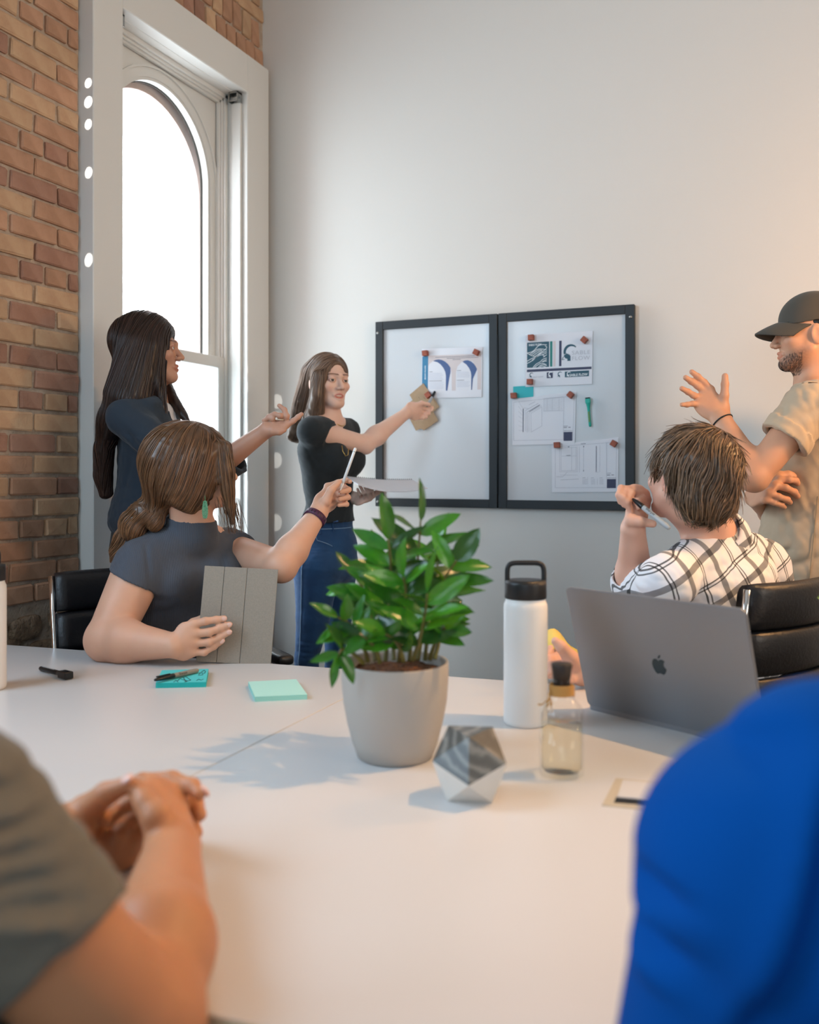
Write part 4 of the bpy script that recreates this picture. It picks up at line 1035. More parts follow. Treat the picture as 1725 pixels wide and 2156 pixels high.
# green marker stuck on the board
t = empty('green_marker', WP(1240, 870, YW)); tag(t, 'green dry-erase marker with black eraser stuck on the right board', 'marker')
M_grn = mat('green plastic', '#12a594', .4)
g0, g1 = WP(1238, 838, YB - .012), WP(1243, 899, YB - .012); u = nz(g1 - g0); Lg = np.linalg.norm(g1 - g0); Mg = frame(z=u, y=(0, 1, 0), p=g0 - V3(t.location))
bm = bmesh.new(); bx(bm, (-.010, -.009, .003), (.010, .006, .022), .002, 2, Mg); lathe(bm, [(.0095, .021), (.0065, .036), (.0055, .05), (.005, .05)], 14, M=Mg); obj('eraser_cap', bm, M_grn, t)
bm = bmesh.new(); bx(bm, (-.0095, -.0085, -.002), (.0095, .0055, .003), .001, 1, Mg); obj('eraser', bm, M_black, t)
bm = bmesh.new(); lathe(bm, [(.0055, .045), (.0055, Lg - .008), (.0045, Lg - .002), (0, Lg)], 16, M=Mg); obj('barrel', bm, M_grn, t, True)
bm = bmesh.new(); bx(bm, (-.003, -.006, .055), (.003, -.0054, Lg - .02), 0, 1, Mg); obj('print', bm, mat('olive label', '#6d8b4c', .6), t)

# ------------------------------------------------------------------ office chairs
M_lea = mat('black leather', '#17171a', .38, bump=(120, .25, .004)); M_pipe = mat('leather seam', '#37322b', .5)
def chair(loc, yaw, label, top=.96, W_=.47, rake=.16):
    t = empty('office_chair', (*loc[:2], 0)); t.rotation_euler[2] = yaw; tag(t, label, 'chair')
    zs = np.linspace(.50, top, 5)
    for k in range(4):
        z0, z1 = zs[k], zs[k+1]; s = SDF(); hz = (z1 - z0) / 2; y0 = -.22 - rake * ((z0 + z1) / 2 - .5) / .5
        N = 14; bm = bmesh.new(); G = []
        for i in range(N + 1):
            x = -W_/2 + W_ * i / N; cy = .045 * (2 * x / W_) ** 2; row = []
            for j in range(16):
                a = 2 * math.pi * j / 16; c, sn = math.cos(a), math.sin(a); ex = 1 if 0 < i < N else .8
                yy = .028 * math.copysign(abs(c) ** .8, c) * ex; zz = hz * math.copysign(abs(sn) ** .55, sn) * (ex * .03 + .97 if ex == 1 else .96)
                row.append(bm.verts.new((x, y0 + yy + cy - rake * zz / .5, (z0 + z1) / 2 + zz)))
            G.append(row)
        for i in range(N):
            for j in range(16): bm.faces.new((G[i][j], G[i][(j+1) % 16], G[i+1][(j+1) % 16], G[i+1][j]))
        bm.faces.new(G[0][::-1]); bm.faces.new(G[-1]); bmesh.ops.recalc_face_normals(bm, faces=bm.faces); obj('back_cushion', bm, M_lea, t, True)
    for sx in (-1, 1):
        bm = bmesh.new(); x = sx * (W_/2 + .008); ysh = -.22 + .045
        pts_ = [(x, ysh + .42, .43), (x, ysh + .10, .425), (x, ysh + .02, .455), (x, ysh - rake * .05, .53), (x, ysh - rake * (top - .53) / .5 - .01, top - .012)]
        P = [];
        for i in range(len(pts_) - 1):
            for u in np.linspace(0, 1, 5)[:-1]: P.append(tuple(np.array(pts_[i]) * (1 - u) + np.array(pts_[i+1]) * u))
        P.append(pts_[-1])
        tube(bm, P, .009, 10); obj('side_rail', bm, M_chrome, t, True)
        bm = bmesh.new(); P = [(sx * (W_/2 + .01), -.24, .60), (sx * (W_/2 + .045), -.20, .685), (sx * (W_/2 + .055), -.10, .703), (sx * (W_/2 + .055), .11, .703), (sx * (W_/2 + .05), .15, .66), (sx * (W_/2 + .02), .14, .46)]
        tube(bm, P, .011, 10); obj('arm_frame', bm, M_chrome, t, True)
        bm = bmesh.new(); bx(bm, (sx * (W_/2 + .055) - .024, -.13, .706), (sx * (W_/2 + .055) + .024, .16, .734), .011, 3); obj('armrest', bm, M_lea, t, True)
    for k in range(4):
        y0 = -.19 + k * .11; bm = bmesh.new(); bx(bm, (-W_/2, y0, .415), (W_/2, y0 + .108, .475), .022, 3); obj('seat_cushion', bm, M_lea, t, True)
    bm = bmesh.new(); lathe(bm, [(.03, .10), (.03, .25), (.02, .25), (.02, .42), (.08, .42)], 20); obj('gas_lift', bm, M_chrome, t, True)
    for k in range(5):
        a = 2 * math.pi * k / 5; bm = bmesh.new(); tube(bm, [(0, 0, .12), (.30 * math.cos(a), .30 * math.sin(a), .08)], [.022, .012], 10); lg = obj('base_leg', bm, M_chrome, t, True)
        bm = bmesh.new(); tube(bm, [(.30 * math.cos(a) - .015 * math.sin(a), .30 * math.sin(a) + .015 * math.cos(a), .03), (.30 * math.cos(a) + .015 * math.sin(a), .30 * math.sin(a) - .015 * math.cos(a), .03)], .03, 16); obj('caster', bm, M_black, lg, True)
    return t
def yaw_of(lat, d): v = lat * RT + d * FW; return math.atan2(v[1], v[0]) - math.pi / 2
def seat_at(bc, fdir):      # centre of the chair from the centre of its back top
    f = nz(LD(*fdir)); return LD(*bc) + f * .30
fc = (.5, -.87); fd = (-.64, .77)
chair(seat_at((-.815, 2.78), fc), yaw_of(*fc), 'black leather chair with chrome rails behind the woman in the grey top', .945)
chair(seat_at((1.05, 2.32), fd), yaw_of(*fd), 'black leather chair behind the man in the plaid shirt', .965, rake=.04)
chair(LD(-.62, .52), yaw_of(.2, .98), 'black chair under the man in the grey tee in the foreground', .93)
chair(LD(.62, .40), yaw_of(-.1, .99), 'black chair under the person in the blue shirt', .93)
# ------------------------------------------------------------------ people
def LV(l, d, z=0.0): return l * RT + d * FW + z * UP
RNG = np.random.default_rng(7)
def skin_mat(name, c, c2): return mat(name, c, .48, noise=(18, .35, c2), attr='tint', sss=.12, bump=(260, .05, .001), spec=.4)
def hair_mat(name, c): 
    m = mat(name, c, .36, attr='tint', spec=.55); return m
def cloth(name, c, c2=None, rough=.9, b=(420, .25, .001), sheen=.1): return mat(name, c, rough, noise=(14, .3, c2 or c), bump=b, sheen=sheen)
M_white_eye = mat('eye white', '#e8e4e0', .2); M_iris = mat('dark iris', '#3a2a20', .15); M_teeth = mat('teeth', '#efe9e2', .3); M_brow = mat('brow hair', '#3a2a20', .8)

class Head:
    def __init__(s, c, fwd, up=UP, sc=1.0, male=False):
        s.c = V3(c); s.Y = nz(fwd); s.X = nz(np.cross(s.Y, up)); s.Z = np.cross(s.X, s.Y); s.s = sc; s.M = np.stack([s.X, s.Y, s.Z]); s.male = male
    def P(s, x, y, z): return s.c + s.s * (x * s.X + y * s.Y + z * s.Z)
    def loc(s, P): return ((P - s.c) @ s.M.T) / s.s
    def e(s, S, c, r, k=.01, op='u'): S.ell(s.P(*c), np.array(r) * s.s, s.M, k * s.s, op)
    def k(s, S, a, b, ra, rb, k=.01, op='u'): S.cap(s.P(*a), s.P(*b), ra * s.s, rb * s.s, k * s.s, op)
    def build(s, S, open_mouth=False, ears=True):
        jw = 1.08 if s.male else .92
        s.e(S, (0, -.017, .030), (.074, .094, .086), .01)
        s.e(S, (0, .026, -.034), (.059 * jw, .058, .078), .02)
        s.e(S, (0, .069, -.092), (.020 * jw, .018, .016), .03)
        for q in (1, -1):
            s.k(S, (q*.050*jw, .004, -.052), (q*.016, .064, -.092), .016 * jw, .013, .022)
            s.e(S, (q*.041, .056, -.022), (.021, .021, .018), .022)
            s.k(S, (q*.038, .072, .020), (q*.004, .082, .017), .010, .010, .014)
        s.k(S, (0, .081, .008), (0, .1035, -.029), .0060, .0098, .012)
        for q in (1, -1):
            s.e(S, (q*.0115, .093, -.0335), (.0075, .009, .0070), .006)
            s.e(S, (q*.031, .093, .000), (.018, .013, .013), .012, 'sub')
            s.e(S, (q*.031, .0715, .001), (.0150, .0150, .0140), .004)
            s.e(S, (q*.031, .088, -.0008), (.0128, .010, .0043), .003, 'sub')
        dz = .004 if open_mouth else 0
        for q in (1, -1):
            s.k(S, (q*.0225, .077, -.0600 + .001 * open_mouth), (q*.003, .0872, -.0565), .0035, .0052, .006)
            s.k(S, (q*.0210, .077, -.0610 - dz * .3), (q*.003, .0860, -.0690 - dz * 1.8), .0035, .0058, .006)
        if open_mouth: s.e(S, (0, .091, -.0650), (.0195, .018, .0062), .002, 'sub')
        else: s.k(S, (-.019, .0895, -.0625), (.019, .0895, -.0625), .0016, .0016, .003, 'sub')
        if ears:
            for q in (1, -1):
                s.e(S, (q*.074, -.010, -.010), (.0075, .018, .031), .006); s.e(S, (q*.083, -.006, -.008), (.006, .010, .018), .004, 'sub')
    def neck(s, S, base, r=.054, k=.03):
        S.cap(s.P(0, -.030, -.050), base, r, r * 1.12, k)
        S.cap(s.P(0, -.015, -.085), V3(base) + s.Y * .01, r * .8, r, k)
    def tint(s, P, lip=(.85, .52, .52), beard=0.0, brow=(.26, .20, .17)):
        q = s.loc(P); T = np.ones((len(P), 3)); x, y, z = np.abs(q[:, 0]), q[:, 1], q[:, 2]
        near = (np.linalg.norm(q, axis=1) < .16) & (y > .03)
        def ap(m, c):
            m = np.clip(m, 0, 1)[:, None] * near[:, None]; T[:] = T * (1 - m) + T * np.array(c) * m
        d = np.sqrt((x / .022) ** 2 + ((z + .0635) / .0105) ** 2); ap((1.12 - d) * 6 * (y > .075), lip)
        zb = .0235 - 5 * (x - .032) ** 2; ap((1 - np.abs(z - zb) / .0042) * 2.0 * ((x > .010) & (x < .050)), brow)
        ap((1 - np.abs(np.sqrt((x - .031) ** 2 / 1.6 + (z + .0005) ** 2 * 2.2) - .0115) / .0022) * 1.2, (.55, .42, .40))
        ck = np.sqrt(((x - .042) / .022) ** 2 + ((z + .03) / .02) ** 2); ap((1 - ck) * .6, (1.0, .84, .82))
        if beard:
            n = .5 + .5 * snoise(P, 900, 2)
            b = np.clip((-.036 - z - np.clip(y - .02, 0, .1) * .30) / .018, 0, 1); b = np.maximum(b, .5 * np.clip(1 - np.abs(y - .022) / .014, 0, 1) * np.clip((x - .045) / .01, 0, 1) * (z < .012))
            b *= 1 - np.clip((1.3 - d) * 4, 0, 1) * (y > .075)
            m = (b * beard * (.65 + .5 * n))[:, None] * (np.clip((y - .002) / .03, 0, 1) * np.clip((.02 - z) / .02, 0, 1) * np.clip((z + .125) / .02, 0, 1) * (np.linalg.norm(q, axis=1) < .15))[:, None]
            m = np.clip(m, 0, .92); T = T * (1 - m) + T * np.array((.22, .17, .14)) * m
        return T
    def eyes(s, parent, look=(0, 1, 0), teeth=False):
        for q in (1, -1):
            bm = bmesh.new(); bmesh.ops.create_icosphere(bm, subdivisions=4, radius=.0128 * s.s)
            lk = nz(s.X * look[0] + s.Y * look[1] + s.Z * look[2])
            for f in bm.faces:
                if f.calc_center_median().normalized() @ Vector(lk) > .86: f.material_index = 1
            c = s.P(q*.031, .0722, .0003); bmesh.ops.translate(bm, vec=Vector(c), verts=bm.verts)
            obj('eye', bm, [M_white_eye, M_iris], parent, True)
        if teeth:
            bm = bmesh.new(); bmesh.ops.create_icosphere(bm, subdivisions=3, radius=1)
            for v in bm.verts: v.co = Vector(s.P(v.co.x * .0180, .0745 + v.co.y * .010, -.0615 + v.co.z * .0042))
            obj('teeth', bm, M_teeth, parent, True)

def arm(S, sh, el, wr, r=(.047, .038, .041, .026), k=.012):
    sh, el, wr = V3(sh), V3(el), V3(wr)
    S.cap(sh, el, r[0], r[1], k); m = el + (wr - el) * .28
    S.cap(el, m, r[1], r[2], .015); S.cap(m, wr, r[2], r[3], .02); S.ell(el, [r[1] * 1.02] * 3, None, .01)
def hand(S, wr, mcp, fing, thumb, r=.0088, wrr=.025, thick=None, k=.008):
    """fing: four lists of points after the knuckle; thumb: points from its base"""
    wr = V3(wr); mcp = [V3(q) for q in mcp]; c = sum(mcp) / 4; g = SDF()
    u = nz(mcp[0] - mcp[3]); f = nz(c - wr); f = nz(f - u * (f @ u)); n = np.cross(u, f)
    th = thick or r * 1.55; Mh = np.stack([u, f, n]); L = np.linalg.norm(c - wr); W = np.linalg.norm(mcp[0] - mcp[3])
    g.ell(wr + (c - wr) * .55, (W * .62 + r * .6, L * .60, th), Mh, .01)
    g.cap(wr, wr + (c - wr) * .4, wrr, th * 1.25, .02)
    for i, q in enumerate(mcp): g.cap(wr + (q - wr) * .35, q, th * .85, r * 1.22, .012)
    for i, (q, F) in enumerate(zip(mcp, fing)):
        s_ = (1.0, 1.03, .97, .86)[i]; P = [q] + [V3(x) for x in F]; rr = np.linspace(r * 1.12, r * .82, len(P)) * s_
        fg = SDF(); fg.chain(P, rr, .004)
        for x in P[1:-1]: fg.ell(x, [r * 1.04 * s_] * 3, None, .003)
        g.group(fg, .0055)
    P = [wr + (V3(thumb[0]) - wr) * .25] + [V3(x) for x in thumb]; rr = [r * 1.5, r * 1.75] + list(np.linspace(r * 1.3, r * .98, len(thumb) - 1)); tg = SDF(); tg.chain(P, rr, .008); g.group(tg, .010)
    S.group(g, k)
def nail(parent, tip, prev, nrm, r, m):
    """fingernail on the back of a fingertip"""
    tip, prev = V3(tip), V3(prev); d = nz(tip - prev); n = nz(V3(nrm) - d * (V3(nrm) @ d)); bm = bmesh.new(); bmesh.ops.create_uvsphere(bm, u_segments=12, v_segments=8, radius=1)
    M = frame(y=d, z=n, p=tip + n * r * .72 + d * r * .15) @ Matrix.Diagonal((r * .72, r * .95, r * .32, 1)); bmesh.ops.transform(bm, matrix=M, verts=bm.verts); obj('fingernail', bm, m, parent, True)
M_nail = mat('fingernail', '#e0b3a2', .3)
def folds(fs):
    """list of (point, axis, normal width, length, depth): soft creases"""
    def fn(P):
        o = np.zeros(len(P))
        for p, ax, w_, L, dp in fs:
            ax = nz(ax); q = P - V3(p); a = q @ ax; q = q - a[:, None] * ax; rr = np.linalg.norm(q - (q @ FW)[:, None] * FW * .75, axis=1)
            o += dp * np.exp(-(rr / w_) ** 2 - (a / L) ** 4)
        return o
    return fn
def wrinkle(amp, sc, seed, st=(1, 1, 1)):
    st = np.array(st)
    def fn(P):
        a = snoise(P * st, sc, seed); b = snoise(P * st + 3.1, sc * 2.1, seed + 1)
        return amp * (1 - np.abs(a) * 2.2) * .7 + amp * .35 * b
    return fn
def plus(*f): return lambda P: sum(q(P) for q in f)
def person(px_base, label): 
    t = empty('person', px_base); return tag(t, label, 'person')
def inO(o, p): o.matrix_parent_inverse = Matrix.Translation(-Vector(p.location)); return o
# every part below is modelled in room coordinates and parented to the person's empty
def fix(t):
    for o in t.children: o.matrix_parent_inverse = Matrix.Translation(-Vector(t.location))
def head_hair_sdf(h, r=(.083, .105, .094), c=(0, -.018, .034), face=(.062, .075, .095), fc=(0, .100, -.032), k=.012):
    g = SDF(); g.ell(h.P(*c), np.array(r) * h.s, h.M, .01); g.ell(h.P(*fc), np.array(face) * h.s, h.M, k, 'sub'); return g
def pick(V, N, rng): return V[rng.choice(len(V), N, replace=len(V) < N)]

# ---------- presenter
def build_presenter():
    d0 = 3.72; t = person(LD((690 - CXP) / FPX * d0, d0), 'long haired woman in black tee and blue jeans pointing at the board')
    h = Head(C(692, 803, 3.70), LV(.60, -.80, -.02), sc=.985); M_sk = skin_mat('fair skin', '#e0bba8', '#d6ab96')
    S = SDF(); h.build(S, True); nb = C(690, 884, 3.71); h.neck(S, nb, .046)
    w = LV(.45, .89); Rs, Ls = C(656, 908, 3.575), C(731, 908, 3.86)
    S.loft([(C(693, 905, 3.72), .150, .062), (C(690, 960, 3.72), .135, .085), (C(694, 1065, 3.72), .105, .070), (C(688, 1150, 3.72), .12, .08)], w, .03)
    S.cap(nb, Rs, .040, .044, .03); S.cap(nb, Ls, .040, .044, .03)
    El, Wr = C(768, 936, 3.75), C(856, 870, 3.87); arm(S, Rs, El, Wr, (.046, .037, .039, .023))
    hand(S, Wr, [C(884, 850, 3.935), C(885, 859, 3.925), C(882, 867, 3.92), C(877, 873, 3.915)],
         [[C(902, 851, 3.95), C(910, 859, 3.95), C(909, 864, 3.94)], [C(901, 862, 3.945), C(903, 871, 3.94), C(896, 873, 3.93)], [C(895, 871, 3.94), C(897, 878, 3.93), C(890, 879, 3.925)], [C(888, 876, 3.93), C(890, 881, 3.925), C(884, 881, 3.92)]],
         [C(872, 856, 3.90), C(888, 849, 3.915), C(903, 852, 3.925)], .0078, .022)
    El2, Wr2 = C(700, 1038, 3.92), C(748, 1049, 3.72); arm(S, Ls, El2, Wr2, (.044, .036, .037, .024))
    hand(S, Wr2, [C(786, 1044, 3.66), C(779, 1050, 3.66), C(771, 1052, 3.665), C(763, 1051, 3.68)],
         [[C(783, 1034, 3.63), C(776, 1026, 3.62)], [C(775, 1036, 3.63), C(767, 1022, 3.62)], [C(766, 1038, 3.635), C(758, 1023, 3.625)], [C(758, 1041, 3.65), C(753, 1030, 3.64)]],
         [C(772, 1048, 3.69), C(793, 1038, 3.67), C(814, 1028, 3.66)], .0078, .023)
    S.obj('body', .0029, M_sk, t, color=lambda V: h.tint(V))
    h.eyes(t, (.15, 1, 0), True)
    M_tee = cloth('black tee', '#1b2226', '#20282c', b=(500, .1, .001))
    g = SDF(); g.loft([(C(692, 906, 3.72), .160, .070), (C(687, 950, 3.72), .156, .092), (C(690, 1000, 3.72), .130, .090), (C(695, 1062, 3.72), .120, .084), (C(689, 1120, 3.72), .150, .104)], w, .03)
    f = nz(np.cross(UP, -w));
    if f @ RT < 0: f = -f
    for q in (-1, 1): g.ell(C(700, 968, 3.72) + w * q * .066 + f * .058, (.052, .052, .060), None, .05)
    g.cap(nb + UP * -.012, Rs + LV(0, 0, -.002), .040, .045, .03); g.cap(nb + UP * -.012, Ls, .040, .050, .035)
    sl = SDF(); sl.cap(Rs, El, .047, .043); sl.cut(C(679, 920, 3.60), LV(.80, .25, -.50)); sl.cap(Rs, El, .0475, .0400, .002, 'sub') if False else None
    g.group(sl, .045); sl = SDF(); sl.cap(Ls, El2, .052, .044); sl.cut(Ls + (El2 - Ls) * .42, El2 - Ls); g.group(sl, .02)
    g.cut(C(690, 1098, 3.72), -UP)
    g.ell(nb + f * .030 + UP * .022, (.068, .068, .050), None, .01, 'sub')
    dsp = folds([(C(655, 960, 3.60), LV(.5, .1, -1), .008, .05, .004), (C(668, 1045, 3.62), LV(1, -.1, .3), .006, .05, .003), (C(665, 1062, 3.62), LV(1, -.1, .25), .006, .05, .003), (C(667, 1078, 3.62), LV(1, 0, .2), .006, .05, .003), (C(700, 1050, 3.62), LV(1, -.1, -.2), .008, .06, .003), (C(680, 905, 3.58), LV(.6, 0, .8), .007, .04, .004)])
    g.obj('t_shirt', .0045, M_tee, t, disp=plus(dsp, wrinkle(.0012, 110, 3, (1, 1, 1.6))))
    # jeans
    M_den = mat('blue denim', '#1d4a78', .85, noise=(16, .7, '#163a63'), bump=(600, .3, .001), sheen=.1)
    g = SDF(); g.loft([(C(695, 1096, 3.72), .118, .082), (C(690, 1150, 3.72), .150, .110), (C(684, 1195, 3.72), .165, .118)], w, .02)
    def leg(pts, k=.03):
        q = SDF()
        for (a, ra), (b, rb) in zip(pts, pts[1:]): q.cap(a, b, ra, rb, .012)
        g.group(q, k)
    leg([(C(668, 1195, 3.62), .094), (C(659, 1300, 3.62), .066), (C(646, 1385, 3.62), .047), (C(647, 1450, 3.66), .052), (C(645, 1580, 3.70), .036)])
    leg([(C(706, 1195, 3.80), .090), (C(711, 1300, 3.80), .058), (C(705, 1385, 3.78), .040), (C(704, 1450, 3.82), .042), (C(697, 1580, 3.86), .034)])
    g.cut(C(690, 1091, 3.72), UP)
    dj = [(C(x, y, 3.58), LV(1, .1, .12 * ((i % 2) * 2 - 1)), .006, .045, .0035) for i, (x, y) in enumerate([(645, 1352), (650, 1362), (646, 1374), (652, 1384), (648, 1396), (655, 1225), (690, 1215)])]
    g.obj('jeans', .005, M_den, t, disp=plus(folds(dj), wrinkle(.0016, 90, 2, (1, 1, 1.8))))
    bm = bmesh.new(); M_st = mat('pale seam thread', '#7f9fc0', .8)
    jn = g; sd_ = trace(jn, np.array([C(652, 1110, 3.55)]) , lambda p: np.tile(LV(-.12, .0, -1), (len(p), 1)), 60, .012, .0015)[0]
    tube(bm, sd_, .0016, 5); wb = []
    obj('side_seam', bm, M_st, t)
    bm = bmesh.new(); P = [C(690, 1110, 3.72) + 1.0 * (.126 * math.cos(a) * w + .090 * math.sin(a) * f) for a in np.linspace(0, 2 * math.pi, 60)]; tube(bm, P, .0018, 5, True); obj('waistband_stitching', bm, M_st, t)
    for a_ in ((C(672, 1110, 3.56)), (C(712, 1108, 3.58))):
        sd2 = trace(jn, np.array([a_ + UP * .02]), lambda p: np.tile(LV(0, 0, -1), (len(p), 1)), 6, .009, .003)[0]; bm = bmesh.new(); tube(bm, sd2, .003, 6); obj('belt_loop', bm, M_den, t)
    pk = trace(jn, np.array([C(663, 1122, 3.55)]), lambda p: np.tile(LV(1, 0, -.28), (len(p), 1)), 10, .008, .0015)[0]; bm = bmesh.new(); tube(bm, pk, .0014, 5); obj('pocket_stitching', bm, M_st, t)
    for (x, d_) in ((645, 3.70), (697, 3.86)):
        g2 = SDF(); a = C(x, 1580, d_); a[2] = .04; g2.ell(a + f * .05, (.045, .045, .04), None, .02); g2.cap(a - f * .02, a + f * .16, .036, .034, .03); g2.cut((0, 0, .0), -UP); g2.obj('shoe', .006, M_black, t)
    # hair
    M_h = hair_mat('light brown hair', '#6e5848'); g = head_hair_sdf(h, (.080, .103, .087), (0, -.018, .032), (.058, .078, .112), (.002, .104, -.040))
    wd = LV(.80, .60)
    g.loft([(C(672, 790, 3.745), .076, .055), (C(655, 850, 3.755), .080, .046), (C(637, 892, 3.77), .066, .034), (C(617, 925, 3.78), .034, .016)], wd, .03)
    g.loft([(C(672, 790, 3.63), .030, .040), (C(668, 832, 3.625), .028, .036), (C(664, 868, 3.64), .036, .030), (C(655, 888, 3.67), .04, .02)], LV(1, 0), .025)
    g.loft([(C(704, 830, 3.79), .020, .024), (C(706, 872, 3.77), .018, .020)], LV(1, 0), .02)
    dsp = lambda P: .0022 * snoise(P @ np.array([[1, 0, 0], [0, 1, 0], [0, 0, .10]]).T, 420, 5)
    o = g.obj('hair', .0045, M_h, t, disp=dsp, color=lambda V: (.75 + .35 * snoise(V * np.array([1, 1, .08]), 380, 8))[:, None] * np.ones((1, 3)))
    V = np.array([v.co[:] for v in o.data.vertices]); q = h.loc(V); up = (q[:, 2] > .02)
    def flow(P):
        q = h.loc(P); sx = np.where(q[:, 0] > -.01, 1, -1)[:, None]; top = np.clip((q[:, 2] - .04) / .06, 0, 1)[:, None]
        return -UP * 1.0 + sx * h.X * 1.4 * top - h.Y * (.25 + .5 * top) + LV(-.10, .02)
    sd_ = pick(V[up & (q[:, 1] < .07)], 520, RNG); st = trace(g, sd_, flow, 26, .0085, .0012)
    strands('hair_strands', st, .0016, .0006, M_h, t, RNG, 3, (.7, 1.8))
    # necklace
    bm = bmesh.new(); P = [nb + (.060 * math.cos(a) * w + .056 * math.sin(a) * f) * 1.0 + UP * (.004 - .030 * max(0, math.sin(a)) ** 2) + f * .012 for a in np.linspace(-.4, math.pi + .4, 30)]
    tube(bm, P, .0016, 6); obj('necklace', bm, mat('gold', '#c9a45c', .3, 1), t, True)
    bm = bmesh.new(); tube(bm, trace(g, np.array([[0, 0, 0.]]), lambda p: p, 1, 0)[0] if False else [C(720, 938, 3.60), C(722, 950, 3.595), C(728, 960, 3.59), C(733, 958, 3.59), C(734, 945, 3.60)], .0018, 6); obj('necklace', bm, bpy.data.materials['gold'], t, True)
    fix(t)
    marker('marker_pen', C(917, 824, 4.005), C(899, 856, 3.935), .006, 'silver and black marker pen in the pointing hand at the left board', mat('silver barrel', '#b7b9ba', .25, .6), M_mblack, .4)
    # spiral notebook
    a, b = C(727, 1004, 3.66), C(868, 1012, 3.76); x = nz(b - a); yv = nz(LV(.0, -.96, -.22)); L = np.linalg.norm(b - a)
    t2 = empty('spiral_notebook', a); M = frame(x=x, y=yv, p=(0, 0, 0)); tag(t2, 'white spiral notebook held open by the woman in the black tee', 'notebook')
    N = 16; bm = bmesh.new(); G = []
    for i in range(N + 1):
        u = i / N; dz = -.010 * math.sin(math.pi * u) * 0 + .006 * math.sin(math.pi * u); G.append([bm.verts.new(M @ Vector((L * u, v_, dz * (1 if True else 0) - .03 * (v_ / .17) * (u - .5) ** 2 * 2 + zz))) for v_ in (0, .06, .12, .175) for zz in (0, -.004)])
    for i in range(N):
        A_, B_ = G[i], G[i+1]
        for j in range(3): bm.faces.new((A_[2*j], B_[2*j], B_[2*j+2], A_[2*j+2])); bm.faces.new((A_[2*j+1], A_[2*j+3], B_[2*j+3], B_[2*j+1]))
        bm.faces.new((A_[0], A_[1], B_[1], B_[0])); bm.faces.new((A_[6], B_[6], B_[7], A_[7]))
    for Gx in (G[0], G[-1]):
        for j in range(3): bm.faces.new((Gx[2*j], Gx[2*j+2], Gx[2*j+3], Gx[2*j+1]))
    bmesh.ops.recalc_face_normals(bm, faces=bm.faces); obj('pages', bm, M_paper, t2)
    bm = bmesh.new()
    for i in range(34):
        u = (i + .5) / 34; c = M @ Vector((L * u, 0, .006 * math.sin(math.pi * u) - .002 - .0))
        tube(bm, [c + (M.to_3x3() @ Vector((0, .0055 * math.cos(a_), .0055 * math.sin(a_)))) for a_ in np.linspace(0, 2 * math.pi, 10)[:-1]], .0009, 4, True)
    obj('spiral_binding', bm, M_black, t2, kind='stuff')

